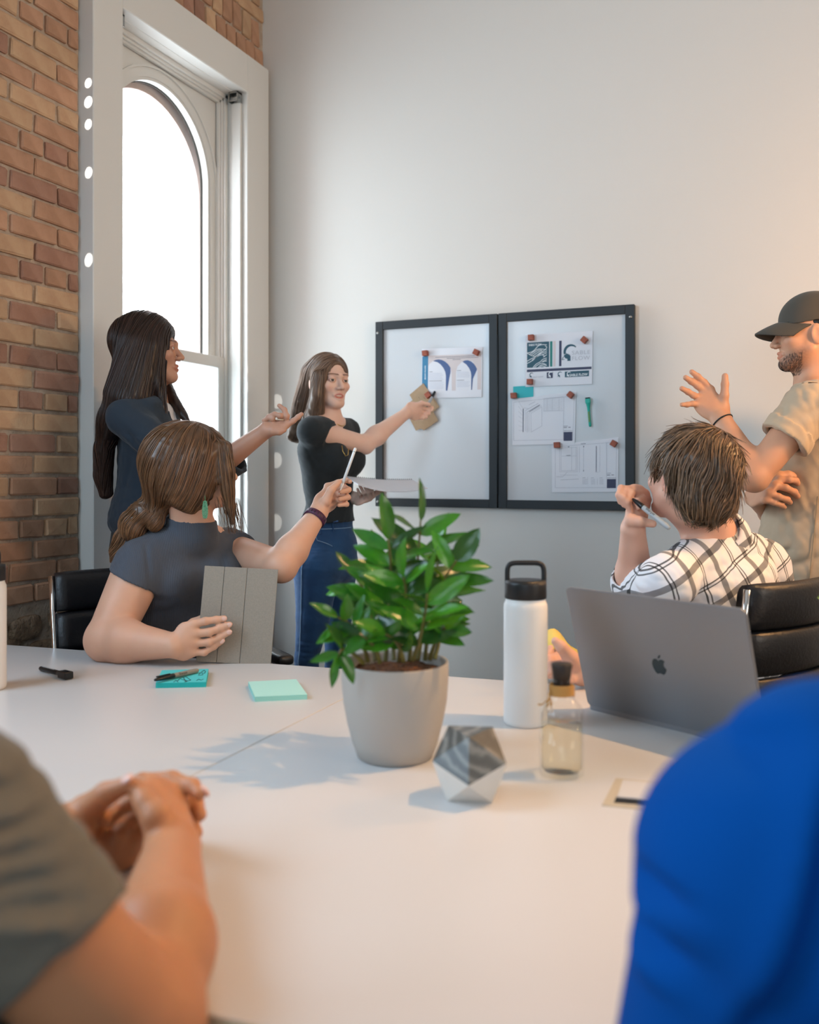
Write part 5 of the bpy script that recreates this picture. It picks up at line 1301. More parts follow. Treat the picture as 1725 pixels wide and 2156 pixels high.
# ---------- woman in blazer
def build_blazer():
    d0 = 3.05; t = person(LD((315 - CXP) / FPX * d0, d0), 'standing woman with long dark hair and dark blazer by the window')
    h = Head(C(314, 737, 3.05), LV(.985, .12, .05), sc=1.0); M_sk = skin_mat('olive skin', '#bd9079', '#ae8069')
    S = SDF(); h.build(S); nb = C(312, 838, 3.07); h.neck(S, nb, .048)
    w = LV(-.25, .97); Rs, Ls = C(266, 878, 2.93), C(345, 868, 3.25)
    S.loft([(C(316, 868, 3.08), .155, .066), (C(322, 930, 3.08), .14, .09), (C(318, 1010, 3.08), .12, .085), (C(315, 1120, 3.08), .15, .11)], w, .03)
    S.cap(nb, Rs, .04, .045, .03); S.cap(nb, Ls, .04, .045, .03)
    El, Wr = C(418, 1012, 2.84), C(562, 905, 2.76); arm(S, Rs, El, Wr, (.045, .037, .038, .023))
    dd = 2.75
    hand(S, Wr, [C(603, 896, dd), C(599, 893, dd + .01), C(590, 892, dd + .02), C(579, 895, dd + .03)],
         [[C(618, 886, dd), C(628, 878, dd), C(635, 872, dd)], [C(604, 876, dd - .005), C(599, 863, dd), C(588, 854, dd + .005)], [C(590, 875, dd - .01), C(578, 872, dd - .005), C(566, 876, dd)], [C(574, 882, dd - .005), C(565, 880, dd), C(555, 885, dd)]],
         [C(575, 907, dd - .005), C(588, 909, dd - .01), C(598, 906, dd - .012)], .0078, .0225)
    El2, Wr2 = C(330, 1040, 3.32), C(380, 1080, 3.20); arm(S, Ls, El2, Wr2, (.044, .037, .037, .024))
    hand(S, Wr2, [C(400, 1090, 3.15 + .01 * i) for i in range(4)], [[C(415, 1095, 3.13 + .01 * i)] for i in range(4)], [C(392, 1080, 3.14), C(405, 1082, 3.12)], .008)
    S.obj('body', .0031, M_sk, t, color=lambda V: h.tint(V, (.85, .62, .60))); h.eyes(t, (.0, 1, 0))
    f = LV(.97, .25)
    M_bl = cloth('dark blue grey blazer', '#232f3b', '#1d2833', b=(300, .2, .001)); g = SDF()
    g.loft([(C(312, 862, 3.08), .170, .075), (C(318, 930, 3.08), .165, .108), (C(316, 1010, 3.08), .145, .105), (C(312, 1095, 3.08), .17, .13)], w, .03)
    g.cap(nb - UP * .022, Rs, .045, .058, .035); g.cap(nb - UP * .022, Ls, .045, .056, .035)
    cf = Rs + (El - Rs) * 1.0; fd_ = nz(Wr - El); cp = C(497, 966, 2.797)
    sl = SDF(); sl.cap(Rs, El, .062, .054, .01); sl.cap(El, cp, .052, .046, .02); sl.cut(cp, fd_); g.group(sl, .02)
    cu = SDF(); cu.cap(C(470, 987, 2.81), cp + fd_ * .012, .046, .050); cu.cut(cp + fd_ * .004, fd_); cu.cut(C(474, 984, 2.81), -fd_); g.group(cu, .003); g.cap(C(484, 970, 2.8), C(534, 933, 2.78), .0415, .0425, .003, 'sub')
    sl = SDF(); sl.cap(Ls, El2, .058, .05); sl.cap(El2, Wr2, .05, .042, .01); g.group(sl, .02)
    g.ell(nb + f * .045 + UP * .030, (.062, .062, .055), None, .01, 'sub')
    g.cap(C(345, 862, 3.04), C(372, 960, 3.02), .030, .012, .008, 'sub')
    fo = folds([(C(285, 930, 2.86), LV(.7, 0, -.9), .010, .07, .006), (C(300, 985, 2.88), LV(1, 0, -.5), .009, .06, .006), (C(330, 960, 2.84), LV(.8, 0, -1), .010, .05, .005), (C(268, 1000, 2.95), LV(.3, 0, 1), .012, .06, .006), (C(440, 990, 2.80), LV(.3, 0, 1), .008, .03, .004), (C(275, 1060, 2.95), LV(1, 0, .2), .012, .05, .005)])
    g.obj('blazer', .0048, M_bl, t, disp=plus(fo, wrinkle(.0024, 75, 5)))
    lp = SDF(); lp.box(C(356, 900, 3.00), (.016, .006, .055), .004, np.array(frame(x=LV(.8, .5), z=LV(.30, 0, -1)).to_3x3()).T); lp.box(C(332, 878, 2.985), (.016, .006, .05), .004, np.array(frame(x=LV(.8, .5), z=LV(.5, 0, -1)).to_3x3()).T, .01); lp.obj('lapel', .004, M_bl, t)
    g = SDF(); g.loft([(C(322, 872, 3.08), .13, .072), (C(325, 930, 3.08), .13, .104), (C(322, 1010, 3.08), .12, .09)], w, .02); g.ell(nb + f * .03 + UP * .02, (.055, .055, .045), None, .01, 'sub'); g.obj('white_top', .005, cloth('white jersey', '#cfd0d4'), t)
    M_pt = cloth('black trousers', '#15171a'); g = SDF(); g.loft([(C(314, 1080, 3.08), .15, .112), (C(313, 1150, 3.08), .165, .125)], w, .02)
    for q, dd_ in ((-1, 0), (1, .02)):
        a = C(313, 1165, 3.08) + w * q * .085; b = C(316, 1330, 3.06) + w * q * .085; c = V3(LD((316 - CXP) / FPX * 3.08, 3.08, .10)) + w * q * .09
        g.cap(a, b, .092, .062, .03); g.cap(b, c, .062, .05, .02)
    g.obj('trousers', .006, M_pt, t)
    for q in (-1, 1):
        g2 = SDF(); a = V3(LD((316 - CXP) / FPX * 3.08, 3.08, .045)) + w * q * .09; g2.cap(a - f * .03, a + f * .16, .038, .032, .03); g2.cut((0, 0, 0), -UP); g2.obj('shoe', .006, M_black, t)
    M_h = hair_mat('dark brown hair', '#2b1d17'); g = head_hair_sdf(h, (.088, .110, .096), (0, -.020, .034), (.08, .075, .11), (0, .118, -.050))
    w2 = LV(1, .0)
    g.loft([(C(300, 735, 3.02), .082, .088), (C(288, 790, 3.0), .080, .090), (C(272, 838, 2.98), .080, .085), (C(240, 880, 2.98), .050, .070), (C(220, 940, 3.0), .030, .050), (C(217, 1000, 3.02), .028, .040), (C(224, 1040, 3.03), .020, .025)], w2, .03)
    g.loft([(C(338, 760, 3.02), .018, .045), (C(334, 800, 3.0), .020, .04), (C(342, 850, 2.99), .014, .02), (C(351, 886, 2.98), .006, .008)], w2, .015)
    g.loft([(C(345, 800, 3.12), .02, .03), (C(364, 840, 3.08), .018, .02), (C(384, 872, 3.05), .016, .014), (C(398, 890, 3.04), .008, .008)], w2, .012)
    dsp = lambda P: .0022 * snoise(P * np.array([1, 1, .10]), 400, 6)
    o = g.obj('hair', .0045, M_h, t, disp=dsp, color=lambda V: (.8 + .4 * snoise(V * np.array([1, 1, .08]), 360, 3) + np.clip((1.35 - V[:, 2]) * 1.2, 0, .8))[:, None] * np.ones((1, 3)))
    V = np.array([v.co[:] for v in o.data.vertices]); q = h.loc(V)
    def flow(P):
        q = h.loc(P); sx = np.where(q[:, 0] > 0, 1, -1)[:, None]; top = np.clip((q[:, 2] - .03) / .06, 0, 1)[:, None]
        return -UP + sx * h.X * 1.2 * top - h.Y * (.28 + .3 * top)
    st = trace(g, pick(V[(q[:, 2] > -.03) & (q[:, 1] < .08)], 550, RNG), flow, 30, .010, .0012); strands('hair_strands', st, .0017, .0006, M_h, t, RNG, 3, (.7, 2.0))
    st = trace(g, pick(V[(V[:, 2] < 1.34)], 260, RNG), lambda P: np.tile(LV(-.03, 0, -1.), (len(P), 1)), 16, .009, .0012); strands('hair_strands', st, .0017, .0004, M_h, t, RNG, 3, (1.2, 2.6))
    # ring
    bm = bmesh.new(); c = C(590, 884, dd - .005); tube(bm, [c + .0095 * (math.cos(a) * RT + math.sin(a) * FW) for a in np.linspace(0, 2*math.pi, 20)[:-1]], .002, 6, True); obj('ring', bm, M_nickel, t, True)
    fix(t)

# ---------- seated woman
def build_seated_woman():
    t = person(LD((380 - CXP) / FPX * 2.7, 2.7), 'seated woman in dark grey tee with low ponytail, holding a stylus and tablet')
    h = Head(C(414, 979, 2.58), LV(.90, .42, -.04), sc=1.04); M_sk = skin_mat('warm skin', '#d5a68c', '#c8967c')
    S = SDF(); h.build(S); nb = C(405, 1118, 2.63); h.neck(S, nb, .050)
    w = LV(.84, .54); f = LV(.54, -.84); Rs, Ls = C(296, 1194, 2.55), C(482, 1160, 2.78)
    S.loft([(C(392, 1150, 2.68), .165, .075), (C(388, 1210, 2.68), .15, .10), (C(372, 1300, 2.68), .135, .10), (C(358, 1400, 2.68), .15, .11)], w, .03)
    S.cap(nb, Rs, .045, .05, .035); S.cap(nb, Ls, .045, .05, .035)
    El, Wr = C(226, 1347, 2.44), C(366, 1359, 2.362); arm(S, Rs, El, Wr, (.070, .056, .056, .031), .02)
    a_ = 2.382
    hand(S, Wr, [C(408, 1314, a_ - .012), C(410, 1334, a_ - .014), C(407, 1354, a_ - .014), C(404, 1373, a_ - .012)],
         [[C(432, 1308, a_ - .010), C(455, 1305, a_ - .002), C(472, 1302, a_)], [C(440, 1331, a_ - .012), C(464, 1322, a_ - .002), C(483, 1315, a_)], [C(438, 1353, a_ - .012), C(462, 1342, a_ - .002), C(483, 1331, a_)], [C(430, 1374, a_ - .010), C(450, 1362, a_ - .002), C(468, 1350, a_)]],
         [C(384, 1330, a_ + .028), C(408, 1312, a_ + .050), C(430, 1300, a_ + .052)], .0098, .029)
    El2, Wr2 = C(592, 1192, 2.56), C(672, 1078, 2.68); arm(S, Ls, El2, Wr2, (.055, .043, .043, .026), .02)
    hand(S, Wr2, [C(690, 1024, 2.74), C(697, 1032, 2.75), C(701, 1042, 2.75), C(702, 1054, 2.74)],
         [[C(712, 1016, 2.745), C(728, 1011, 2.73), C(737, 1014, 2.712)], [C(722, 1023, 2.745), C(734, 1031, 2.72), C(718, 1036, 2.698)], [C(724, 1039, 2.74), C(733, 1047, 2.712), C(716, 1051, 2.692)], [C(720, 1055, 2.73), C(730, 1062, 2.706), C(714, 1064, 2.692)]],
         [C(686, 1056, 2.675), C(697, 1032, 2.672), C(714, 1015, 2.692)], .0085, .025)
    S.obj('body', .0033, M_sk, t, color=lambda V: h.tint(V)); h.eyes(t)
    for a, b in (((472, 1302), (455, 1305)), ((483, 1315), (464, 1322)), ((483, 1331), (462, 1342)), ((468, 1350), (450, 1362))): nail(t, C(*a, a_), C(*b, a_), -FW, .0085, M_nail)
    M_g = cloth('charcoal ribbed tee', '#484d57', '#40454f'); nt_ = M_g.node_tree; b_ = nt_.nodes['Principled BSDF']
    wv = nt_.nodes.new('ShaderNodeTexWave'); wv.inputs['Scale'].default_value = 70; wv.bands_direction = 'X'; bp = nt_.nodes.new('ShaderNodeBump'); bp.inputs['Strength'].default_value = .5; bp.inputs['Distance'].default_value = .001
    at = nt_.nodes.new('ShaderNodeAttribute'); at.attribute_name = 'pat'; nt_.links.new(at.outputs['Vector'], wv.inputs['Vector']); nt_.links.new(wv.outputs['Fac'], bp.inputs['Height']); nt_.links.new(bp.outputs[0], b_.inputs['Normal'])
    g = SDF(); g.loft([(C(392, 1152, 2.68), .175, .085), (C(388, 1205, 2.67), .165, .120), (C(376, 1290, 2.67), .148, .115), (C(362, 1380, 2.67), .162, .125), (C(356, 1440, 2.68), .17, .13)], w, .03)
    for q in (-1, 1): g.ell(C(398, 1215, 2.68) + w * q * .075 + f * .075, (.068, .068, .07), None, .05)
    g.cap(nb - UP * .012, Rs, .058, .061, .03); g.cap(nb - UP * .02, Ls, .050, .056, .035)
    sl = SDF(); sl.cap(Rs, El, .074, .071); sl.cut(C(277, 1222, 2.52), LV(-.40, -.1, -.85)); g.group(sl, .03)
    sl = SDF(); sl.cap(Ls, El2, .066, .055); sl.cut(Ls + (El2 - Ls) * .24, El2 - Ls); g.group(sl, .03)
    cl = SDF(); cu = nz(h.P(0, -.02, -.07) - nb); cl.cap(nb - UP * .01, nb + nz(cu + UP) * .075, .073, .066); cl.cut(nb + UP * .034 - FW * .03, nz(cu * .15 + UP + LV(.12, 0, 0))); g.group(cl, .010)
    fo = folds([(C(312, 1180, 2.50), LV(.2, 0, -1), .006, .06, .005), (C(330, 1262, 2.52), LV(1, 0, -.2), .012, .05, .006), (C(340, 1290, 2.52), LV(1, 0, .2), .012, .06, .005), (C(470, 1190, 2.6), LV(.3, 0, -1), .010, .05, .006), (C(400, 1320, 2.52), LV(1, 0, .15), .014, .08, .004)])
    g.obj('t_shirt', .0045, M_g, t, disp=plus(fo, wrinkle(.0014, 90, 9)), extra=lambda V: np.stack([V @ w, V[:, 2] * .2, V[:, 2] * 0], 1))
    g = SDF(); hip = LD(-.735, 2.70, .56); g.ell(hip, (.17, .17, .12), None, .02)
    for q in (-1, 1):
        kn = LD(-.735, 2.70, .52) + w * q * .10 + f * .20 ; g.cap(hip + w * q * .09 - UP * .02, kn, .085, .065, .03); g.cap(kn, kn - UP * .42 + f * .02, .062, .045, .02)
    g.obj('trousers', .008, M_pt2, t)
    # hair
    M_h = hair_mat('warm brown hair', '#5c402a'); kn_ = C(322, 1082, 2.62)
    g = SDF(); g.ell(h.P(0, -.030, .022), np.array((.090, .118, .096)) * h.s, h.M, .01); g.ell(h.P(0, .138, -.05), np.array((.075, .062, .12)) * h.s, h.M, .012, 'sub')
    g.loft([(h.P(.052, -.020, .03), .072, .036), (h.P(.056, -.015, -.03), .070, .034), (h.P(.054, -.022, -.075), .058, .030), (h.P(.048, -.04, -.105), .040, .022)], h.Y, .02)
    g.cap(h.P(0, -.07, -.03), kn_, .070, .030, .06)
    # front locks beside the near cheek
    g.loft([(h.P(.062, .055, .050), .022, .022), (h.P(.072, .064, -.01), .022, .018), (h.P(.074, .068, -.06), .019, .014), (h.P(.072, .078, -.105), .012, .010), (h.P(.070, .088, -.15), .004, .004)], h.Y, .018)
    bn = SDF(); bn.ell(C(304, 1080, 2.58), (.046, .042, .038), None, .01); bn.ell(C(326, 1092, 2.57), (.026, .026, .036), None, .008); bn.ell(C(280, 1106, 2.58), (.040, .036, .046), None, .01)
    g.group(bn, .02); tl = SDF(); tl.loft([(C(288, 1105, 2.63), .038, .034), (C(262, 1135, 2.63), .030, .025), (C(246, 1162, 2.63), .022, .015), (C(238, 1182, 2.63), .008, .006)], RT, .02); g.group(tl, .02)
    def flow(P):
        q = h.loc(P); v = kn_ - P; v = v / (np.linalg.norm(v, axis=1)[:, None] + 1e-9); fr = ((q[:, 1] > .035) & (q[:, 0] > .02))[:, None]
        down = np.where(P[:, 2:3] < kn_[2] + .01, 1., 0.)
        dn = np.tile(LV(-.6, 0, -.8), (len(P), 1))
        return np.where(fr, np.tile(-UP + .12 * h.Y, (len(P), 1)), np.where(down > 0, dn, v + np.array([0, 0, -.35])))
    F_ = lambda P: P
    A_ = np.stack([h.X, h.Y, h.Z])
    def grooves(P):
        v = P - kn_; r_ = np.linalg.norm(v, axis=1) + 1e-6; u = v / r_[:, None]; return .0022 * snoise(u, 60, 5) * np.clip(r_ / .05, 0, 1)
    o = g.obj('hair', .0042, M_h, t, disp=grooves, color=lambda V: (.8 + .4 * snoise((V - kn_) / (np.linalg.norm(V - kn_, axis=1)[:, None] + 1e-6), 55, 8))[:, None] * np.ones((1, 3)))
    V = np.array([v.co[:] for v in o.data.vertices]); q = h.loc(V)
    st = trace(g, pick(V[(V[:, 2] > kn_[2] + .02)], 900, RNG), flow, 26, .0075, .0012); strands('hair_strands', st, .0015, .0006, M_h, t, RNG, 3, (.6, 2.3))
    st = trace(g, pick(V[(V[:, 2] < kn_[2] + .03)], 420, RNG), lambda P: np.tile(LV(-.55, 0, -.8), (len(P), 1)) + .35 * np.stack([np.sin(P[:, 2] * 60), np.cos(P[:, 2] * 60), 0 * P[:, 2]], 1), 14, .0085, .0015)
    pt_ = strands('ponytail', st, .0016, .0004, M_h, t, RNG, 3, (.8, 2.8))
    pt_['kind'] = 'stuff'
    lo = np.stack([h.P(.070 + .006 * RNG.normal(), .070 + .012 * RNG.normal(), -.08 - .01 * RNG.random()) for _ in range(60)]); pts_ = [lo]
    for i in range(11): pts_.append(pts_[-1] + (-UP * .0085 + RT * .0035 * RNG.random((60, 1)) + RNG.normal(size=(60, 3)) * .0008))
    strands('loose_strands', np.stack(pts_, 1), .0012, .0004, M_h, t, RNG, 3, (.6, 1.6))
    # earring, watch
    bm = bmesh.new(); c0 = C(432, 1050, 2.485)
    for i in range(9):
        for q in (-1, 1):
            p = c0 - UP * (.006 + i * .0052); dv = LV(q * .9, 0, -.8); M = frame(y=dv, z=-FW, p=p); sz = .006 + .006 * math.sin(math.pi * (i + 1) / 10)
            prism(bm, [(-.0018, 0), (.0018, 0), (.0026, sz * .6), (0, sz), (-.0026, sz * .6)], 0, .0012, M)
    tube(bm, [c0 + UP * .008, c0 - UP * .055], .0009, 5); bmesh.ops.recalc_face_normals(bm, faces=bm.faces)
    obj('earring', bm, mat('green enamel', '#2f7d55', .25, .4, noise=(300, .8, '#8fae8c')), t)
    M_wt = mat('purple watch band', '#4a2340', .5); u = nz(Wr2 - El2); c = El2 + (Wr2 - El2) * .885; bm = bmesh.new(); Ml = frame(z=u, x=-FW, p=c); r_ = .0335
    lathe(bm, [(r_ - .003, -.009), (r_, -.0095), (r_, .0095), (r_ - .003, .009), (r_ - .003, -.009)], 48, cap=False, M=Ml); wb = obj('watch_band', bm, M_wt, t, True)
    bm = bmesh.new()
    for i in range(7):
        a = math.radians(-50 + 18 * i); bx(bm, (-.0006, -.0012, -.004), (.0006, .0012, .004), 0, 1, Ml @ Matrix.Rotation(a, 4, 'Z') @ Matrix.Translation((r_, 0, 0)))
    obj('watch_band_slots', bm, M_black, t, kind='stuff')
    bm = bmesh.new(); bx(bm, (r_ - .002, -.014, -.013), (r_ + .008, .014, .013), .004, 3, Ml @ Matrix.Rotation(math.radians(200), 4, 'Z')); obj('watch_case', bm, mat('watch case', '#9a9da2', .3, .8), t)
    fix(t)
    a, b = C(722, 1018, 2.70), C(749, 943, 2.72); t2 = empty('stylus', a); u = nz(b - a); L = np.linalg.norm(b - a); Ml = frame(z=u, x=-FW, p=(0, 0, 0))
    bm = bmesh.new(); lathe(bm, [(.0044, .0), (.0044, L - .012), (.0044, L - .003), (.003, L - .0003), (0, L)], 20, M=Ml); obj('barrel', bm, mat('gloss white', '#e6e6e4', .2), t2, True)
    bm = bmesh.new(); lathe(bm, [(.00455, L - .014), (.00455, L - .0115)], 20, cap=False, M=Ml); obj('ring', bm, M_steel, t2, True)
    bm = bmesh.new(); lathe(bm, [(0, -.034), (.0012, -.033), (.0042, -.008), (.0044, .001)], 16, M=Ml @ Matrix.Rotation(.0, 4, 'X')); obj('tip', bm, M_white_eye, t2, True)
    tag(t2, 'white stylus raised in the seated woman\'s hand', 'stylus')
M_pt2 = cloth('dark trousers', '#1c1f25')
# ---------- seated man in plaid
def build_plaid_man():
    t = person(LD((1525 - CXP) / FPX * 2.42, 2.42), 'seated man with tousled hair in a black and white plaid shirt')
    fh = LV(-.50, .86, .12); h = Head(C(1446, 1002, 2.35), fh, sc=1.03, male=True); M_sk = skin_mat('rosy skin', '#dcab94', '#d09a82')
    S = SDF(); h.build(S); nb = C(1503, 1132, 2.42); h.neck(S, nb, .055)
    f = LV(-.64, .77); w = LV(-.77, -.64); Ls, Rs = C(1408, 1225, 2.24), C(1608, 1185, 2.58)
    S.loft([(C(1515, 1185, 2.42), .17, .08), (C(1530, 1250, 2.42), .15, .10), (C(1545, 1350, 2.40), .14, .10)], w, .03)
    S.cap(nb, Ls, .045, .05, .035); S.cap(nb, Rs, .045, .05, .035)
    El, Wr = C(1337, 1240, 2.46), C(1333, 1113, 2.35); arm(S, Ls, El, Wr, (.05, .046, .046, .030), .015)
    hand(S, Wr, [C(1362, 1052, 2.43), C(1358, 1040, 2.42), C(1347, 1033, 2.41), C(1334, 1030, 2.40)],
         [[C(1352, 1050, 2.385), C(1342, 1056, 2.35), C(1346, 1068, 2.345)], [C(1330, 1038, 2.365), C(1321, 1056, 2.345), C(1328, 1077, 2.35)], [C(1320, 1033, 2.37), C(1312, 1048, 2.345), C(1315, 1063, 2.35)], [C(1308, 1028, 2.37), C(1303, 1042, 2.35), C(1306, 1057, 2.355)]],
         [C(1330, 1096, 2.325), C(1348, 1098, 2.31), C(1375, 1103, 2.31)], .0098, .029)
    El2, Wr2 = C(1440, 1400, 2.30), C(1226, 1416, 2.13); arm(S, Rs, El2, Wr2, (.05, .042, .040, .029))
    hand(S, Wr2, [C(1186, 1368, 2.16), C(1178, 1385, 2.13), C(1172, 1400, 2.11), C(1170, 1412, 2.10)],
         [[C(1160, 1368, 2.14), C(1152, 1385, 2.12)], [C(1158, 1390, 2.11), C(1154, 1405, 2.10), C(1165, 1414, 2.11)], [C(1158, 1404, 2.09), C(1156, 1416, 2.09), C(1168, 1420, 2.10)], [C(1160, 1414, 2.08), C(1160, 1421, 2.09), C(1170, 1424, 2.10)]],
         [C(1200, 1384, 2.09), C(1182, 1362, 2.075), C(1170, 1350, 2.075)], .0098, .029)
    S.obj('body', .0034, M_sk, t, color=lambda V: h.tint(V) * (1 - .22 * np.clip(1 - np.linalg.norm((h.loc(V) - np.array([-.076, -.01, -.01])) / np.array([.02, .03, .04]), axis=1), 0, 1)[:, None] * np.array([0, 1, 1])))
    h.eyes(t)
    # plaid cloth
    M_p = bpy.data.materials.new('plaid shirt cloth'); M_p.use_nodes = True; n = M_p.node_tree; b = n.nodes['Principled BSDF']; b.inputs['Roughness'].default_value = .9
    at = n.nodes.new('ShaderNodeAttribute'); at.attribute_name = 'pat'; sx = n.nodes.new('ShaderNodeSeparateXYZ'); n.links.new(at.outputs['Vector'], sx.inputs[0]); cols = []
    for ax in (0, 1):
        m = n.nodes.new('ShaderNodeMath'); m.operation = 'MULTIPLY'; m.inputs[1].default_value = 1 / .122; fr = n.nodes.new('ShaderNodeMath'); fr.operation = 'FRACT'
        n.links.new(sx.outputs[ax], m.inputs[0]); n.links.new(m.outputs[0], fr.inputs[0]); cr = n.nodes.new('ShaderNodeValToRGB'); cr.color_ramp.interpolation = 'CONSTANT'
        e = cr.color_ramp.elements; e[0].position = 0; e[0].color = (1, 1, 1, 1); e[1].position = .97; e[1].color = (1, 1, 1, 1)
        for p_, c_ in ((.10, .30), (.235, 1.), (.55, .16), (.575, 1.), (.62, .14), (.65, 1.)):
            q = cr.color_ramp.elements.new(p_); q.color = (c_, c_, c_ * 1.05, 1)
        n.links.new(fr.outputs[0], cr.inputs[0]); cols.append(cr.outputs[0])
    mx = n.nodes.new('ShaderNodeMix'); mx.data_type = 'RGBA'; mx.blend_type = 'MULTIPLY'; mx.inputs[0].default_value = 1; n.links.new(cols[0], mx.inputs[6]); n.links.new(cols[1], mx.inputs[7])
    m2 = n.nodes.new('ShaderNodeMix'); m2.data_type = 'RGBA'; m2.blend_type = 'MULTIPLY'; m2.inputs[0].default_value = 1; n.links.new(mx.outputs[2], m2.inputs[6]); m2.inputs[7].default_value = (*srgb('#e6e3dc'), 1); n.links.new(m2.outputs[2], b.inputs['Base Color'])
    sp = nz(C(1500, 1140, 2.4) - C(1545, 1350, 2.40)); ww = nz(w - sp * (w @ sp))
    sp2 = nz(sp + ww * .25); ww2 = nz(ww - sp2 * (ww @ sp2))
    def pat(V):
        n1 = .006 * snoise(V, 30, 3); q = V - nb
        u = q @ ww2; v = q @ sp2; bl = np.clip(((V - Ls) @ w) / .05 + .3, 0, 1)
        return np.stack([u + n1 + (q @ f) * .35 + .03, v + n1 + (q @ f) * .25 + 5.02, 0 * u], 1)
    g = SDF(); g.loft([(C(1512, 1180, 2.42), .185, .088), (C(1522, 1220, 2.415), .185, .115), (C(1535, 1290, 2.41), .170, .125), (C(1548, 1400, 2.40), .175, .13)], w, .03)
    g.cap(nb - UP * .018, Ls, .058, .062, .045); g.cap(nb - UP * .018, Rs, .058, .064, .045); g.ell(Rs + LV(.01, 0, -.045), (.07, .07, .075), None, .03)
    g.cap(Ls, El, .066, .058, .03); fa = nz(Wr - El); sl = SDF(); sl.cap(El, El + fa * .050, .060, .058, .01); sl.cut(El + fa * .038, fa); g.group(sl, .015)
    cu = SDF(); cu.cap(El - fa * .01, El + fa * .056, .064, .062); cu.cut(El + fa * .046, fa); cu.cut(El + fa * .004, -fa); g.group(cu, .003)
    g.cap(El + fa * .035, El + fa * .12, .0525, .0515, .003, 'sub')
    sl = SDF(); sl.cap(Rs, El2, .064, .055, .01); sl.cut(El2, El2 - Rs); g.group(sl, .02)
    cu2 = nz(h.P(0, -.035, -.06) - nb)
    cl = SDF(); cl.cap(nb - cu2 * .01, nb + cu2 * .040, .078, .066); cl.cut(nb + cu2 * .032 - f * .012, nz(cu2 - f * .35)); g.group(cl, .008); g.cap(nb - cu2 * .0, nb + cu2 * .12, .060, .057, .003, 'sub'); g.ell(nb + f * .065 + cu2 * .01, (.04, .04, .05), None, .01, 'sub')
    fo = folds([(C(1420, 1200, 2.28), LV(1, 0, .55), .009, .07, .006), (C(1400, 1225, 2.25), LV(1, 0, .3), .009, .06, .007), (C(1385, 1248, 2.27), LV(1, .2, .4), .008, .05, .006), (C(1365, 1225, 2.33), LV(.6, .5, .6), .007, .05, .005), (C(1590, 1200, 2.4), LV(.6, .3, -.8), .010, .06, .005), (C(1560, 1235, 2.35), LV(1, .3, -.2), .012, .07, .006), (C(1620, 1230, 2.5), LV(.5, .3, -1), .010, .05, .006), (C(1500, 1230, 2.3), LV(1, .2, .3), .012, .08, .005)])
    g.obj('plaid_shirt', .0042, M_p, t, disp=plus(fo, wrinkle(.0030, 70, 11)), extra=pat)
    # collar fold
    cf = SDF(); cf.cap(nb - cu2 * .012, nb + cu2 * .055, .092, .076); cf.cut(nb + cu2 * .046 - f * .010, nz(cu2 - f * .35)); cf.cut(nb - cu2 * .004 - f * .02, -nz(cu2 - f * .45)); cf.cap(nb - cu2 * .03, nb + cu2 * .08, .0775, .0690, .002, 'sub'); cf.cut(nb + f * .045, f)
    cf.obj('collar', .0038, M_p, t, extra=lambda V: pat(V) + np.array([.04, .05, 0]))
    g = SDF(); hip = LD(.84, 2.48, .58); g.ell(hip, (.18, .18, .13), None, .02)
    for q in (-1, 1):
        kn = LD(.84, 2.48, .54) + w * q * .11 + f * .38; g.cap(hip + w * q * .09 - UP * .02, kn, .09, .068, .03); g.cap(kn, kn - UP * .43 + f * .02, .065, .05, .02)
    g.obj('trousers', .008, M_pt2, t)
    # hair
    M_h = hair_mat('ash brown hair', '#5a4736'); g = SDF(); g.ell(h.P(0, -.030, .030), np.array((.093, .112, .100)) * h.s, h.M, .01)
    g.ell(h.P(0, -.070, -.045), np.array((.078, .060, .060)) * h.s, h.M, .03)
    g.ell(h.P(0, .120, -.045), np.array((.085, .080, .098)) * h.s, h.M, .012, 'sub'); 
    for q in (1, -1): g.ell(h.P(q*.092, .012, -.030), np.array((.034, .036, .050)) * h.s, h.M, .008, 'sub')
    dsp = lambda P: .004 * snoise(h.loc(P) * np.array([1, .35, .6]), 150, 9) + .0025 * snoise(P, 330, 4)
    o = g.obj('hair', .0042, M_h, t, disp=dsp, color=lambda V: (.75 + .35 * snoise(V, 260, 3))[:, None] * np.ones((1, 3)))
    V = np.array([v.co[:] for v in o.data.vertices]); crown = np.array([.02, -.055, .10])
    def flow(P):
        q = h.loc(P) - crown; r_ = np.linalg.norm(q, axis=1)[:, None] + 1e-6; rad = (q / r_) @ h.M
        tw = np.cross(rad, h.Z) * .5; fr = np.clip((h.loc(P)[:, 1:2]) / .08, 0, 1)
        return rad + tw - UP * .55 * np.clip(1 - q[:, 2:3] / .05, 0, 1) - h.Y * .3 + h.X * .45 * np.sin(P[:, 0:1] * 60 + P[:, 2:3] * 40) + h.Z * .35 * np.sin(P[:, 1:2] * 75)
    sd_ = pick(V, 1500, RNG); st = trace(g, sd_, flow, 12, .0062, .002)
    lift = np.linspace(0, 1, 12)[None, :, None] ** 2; gr = g.grad(st.reshape(-1, 3)).reshape(st.shape)
    st = st + gr * lift * (.004 + .020 * RNG.random((len(st), 1, 1)) ** 3) + np.cumsum(RNG.normal(size=st.shape) * .0004, 1)
    strands('hair_strands', st, .0021, .0004, M_h, t, RNG, 3, (.5, 3.0))
    e_ = [h.P(-.055 + .03 * i / 9, .085 + .01 * RNG.random(), .075 + .012 * RNG.random()) for i in range(70)]
    fix(t)
    marker('permanent_marker', C(1332, 1050, 2.335), C(1411, 1113, 2.245), .0068, 'silver grey permanent marker held at the chin of the plaid shirted man', M_mgrey, M_mblack, .30, 'Sharpie', False)
    # yellow note paper in his hand
    t2 = empty('yellow_note_pad', C(1180, 1380, 2.14)); bm = bmesh.new(); G = []
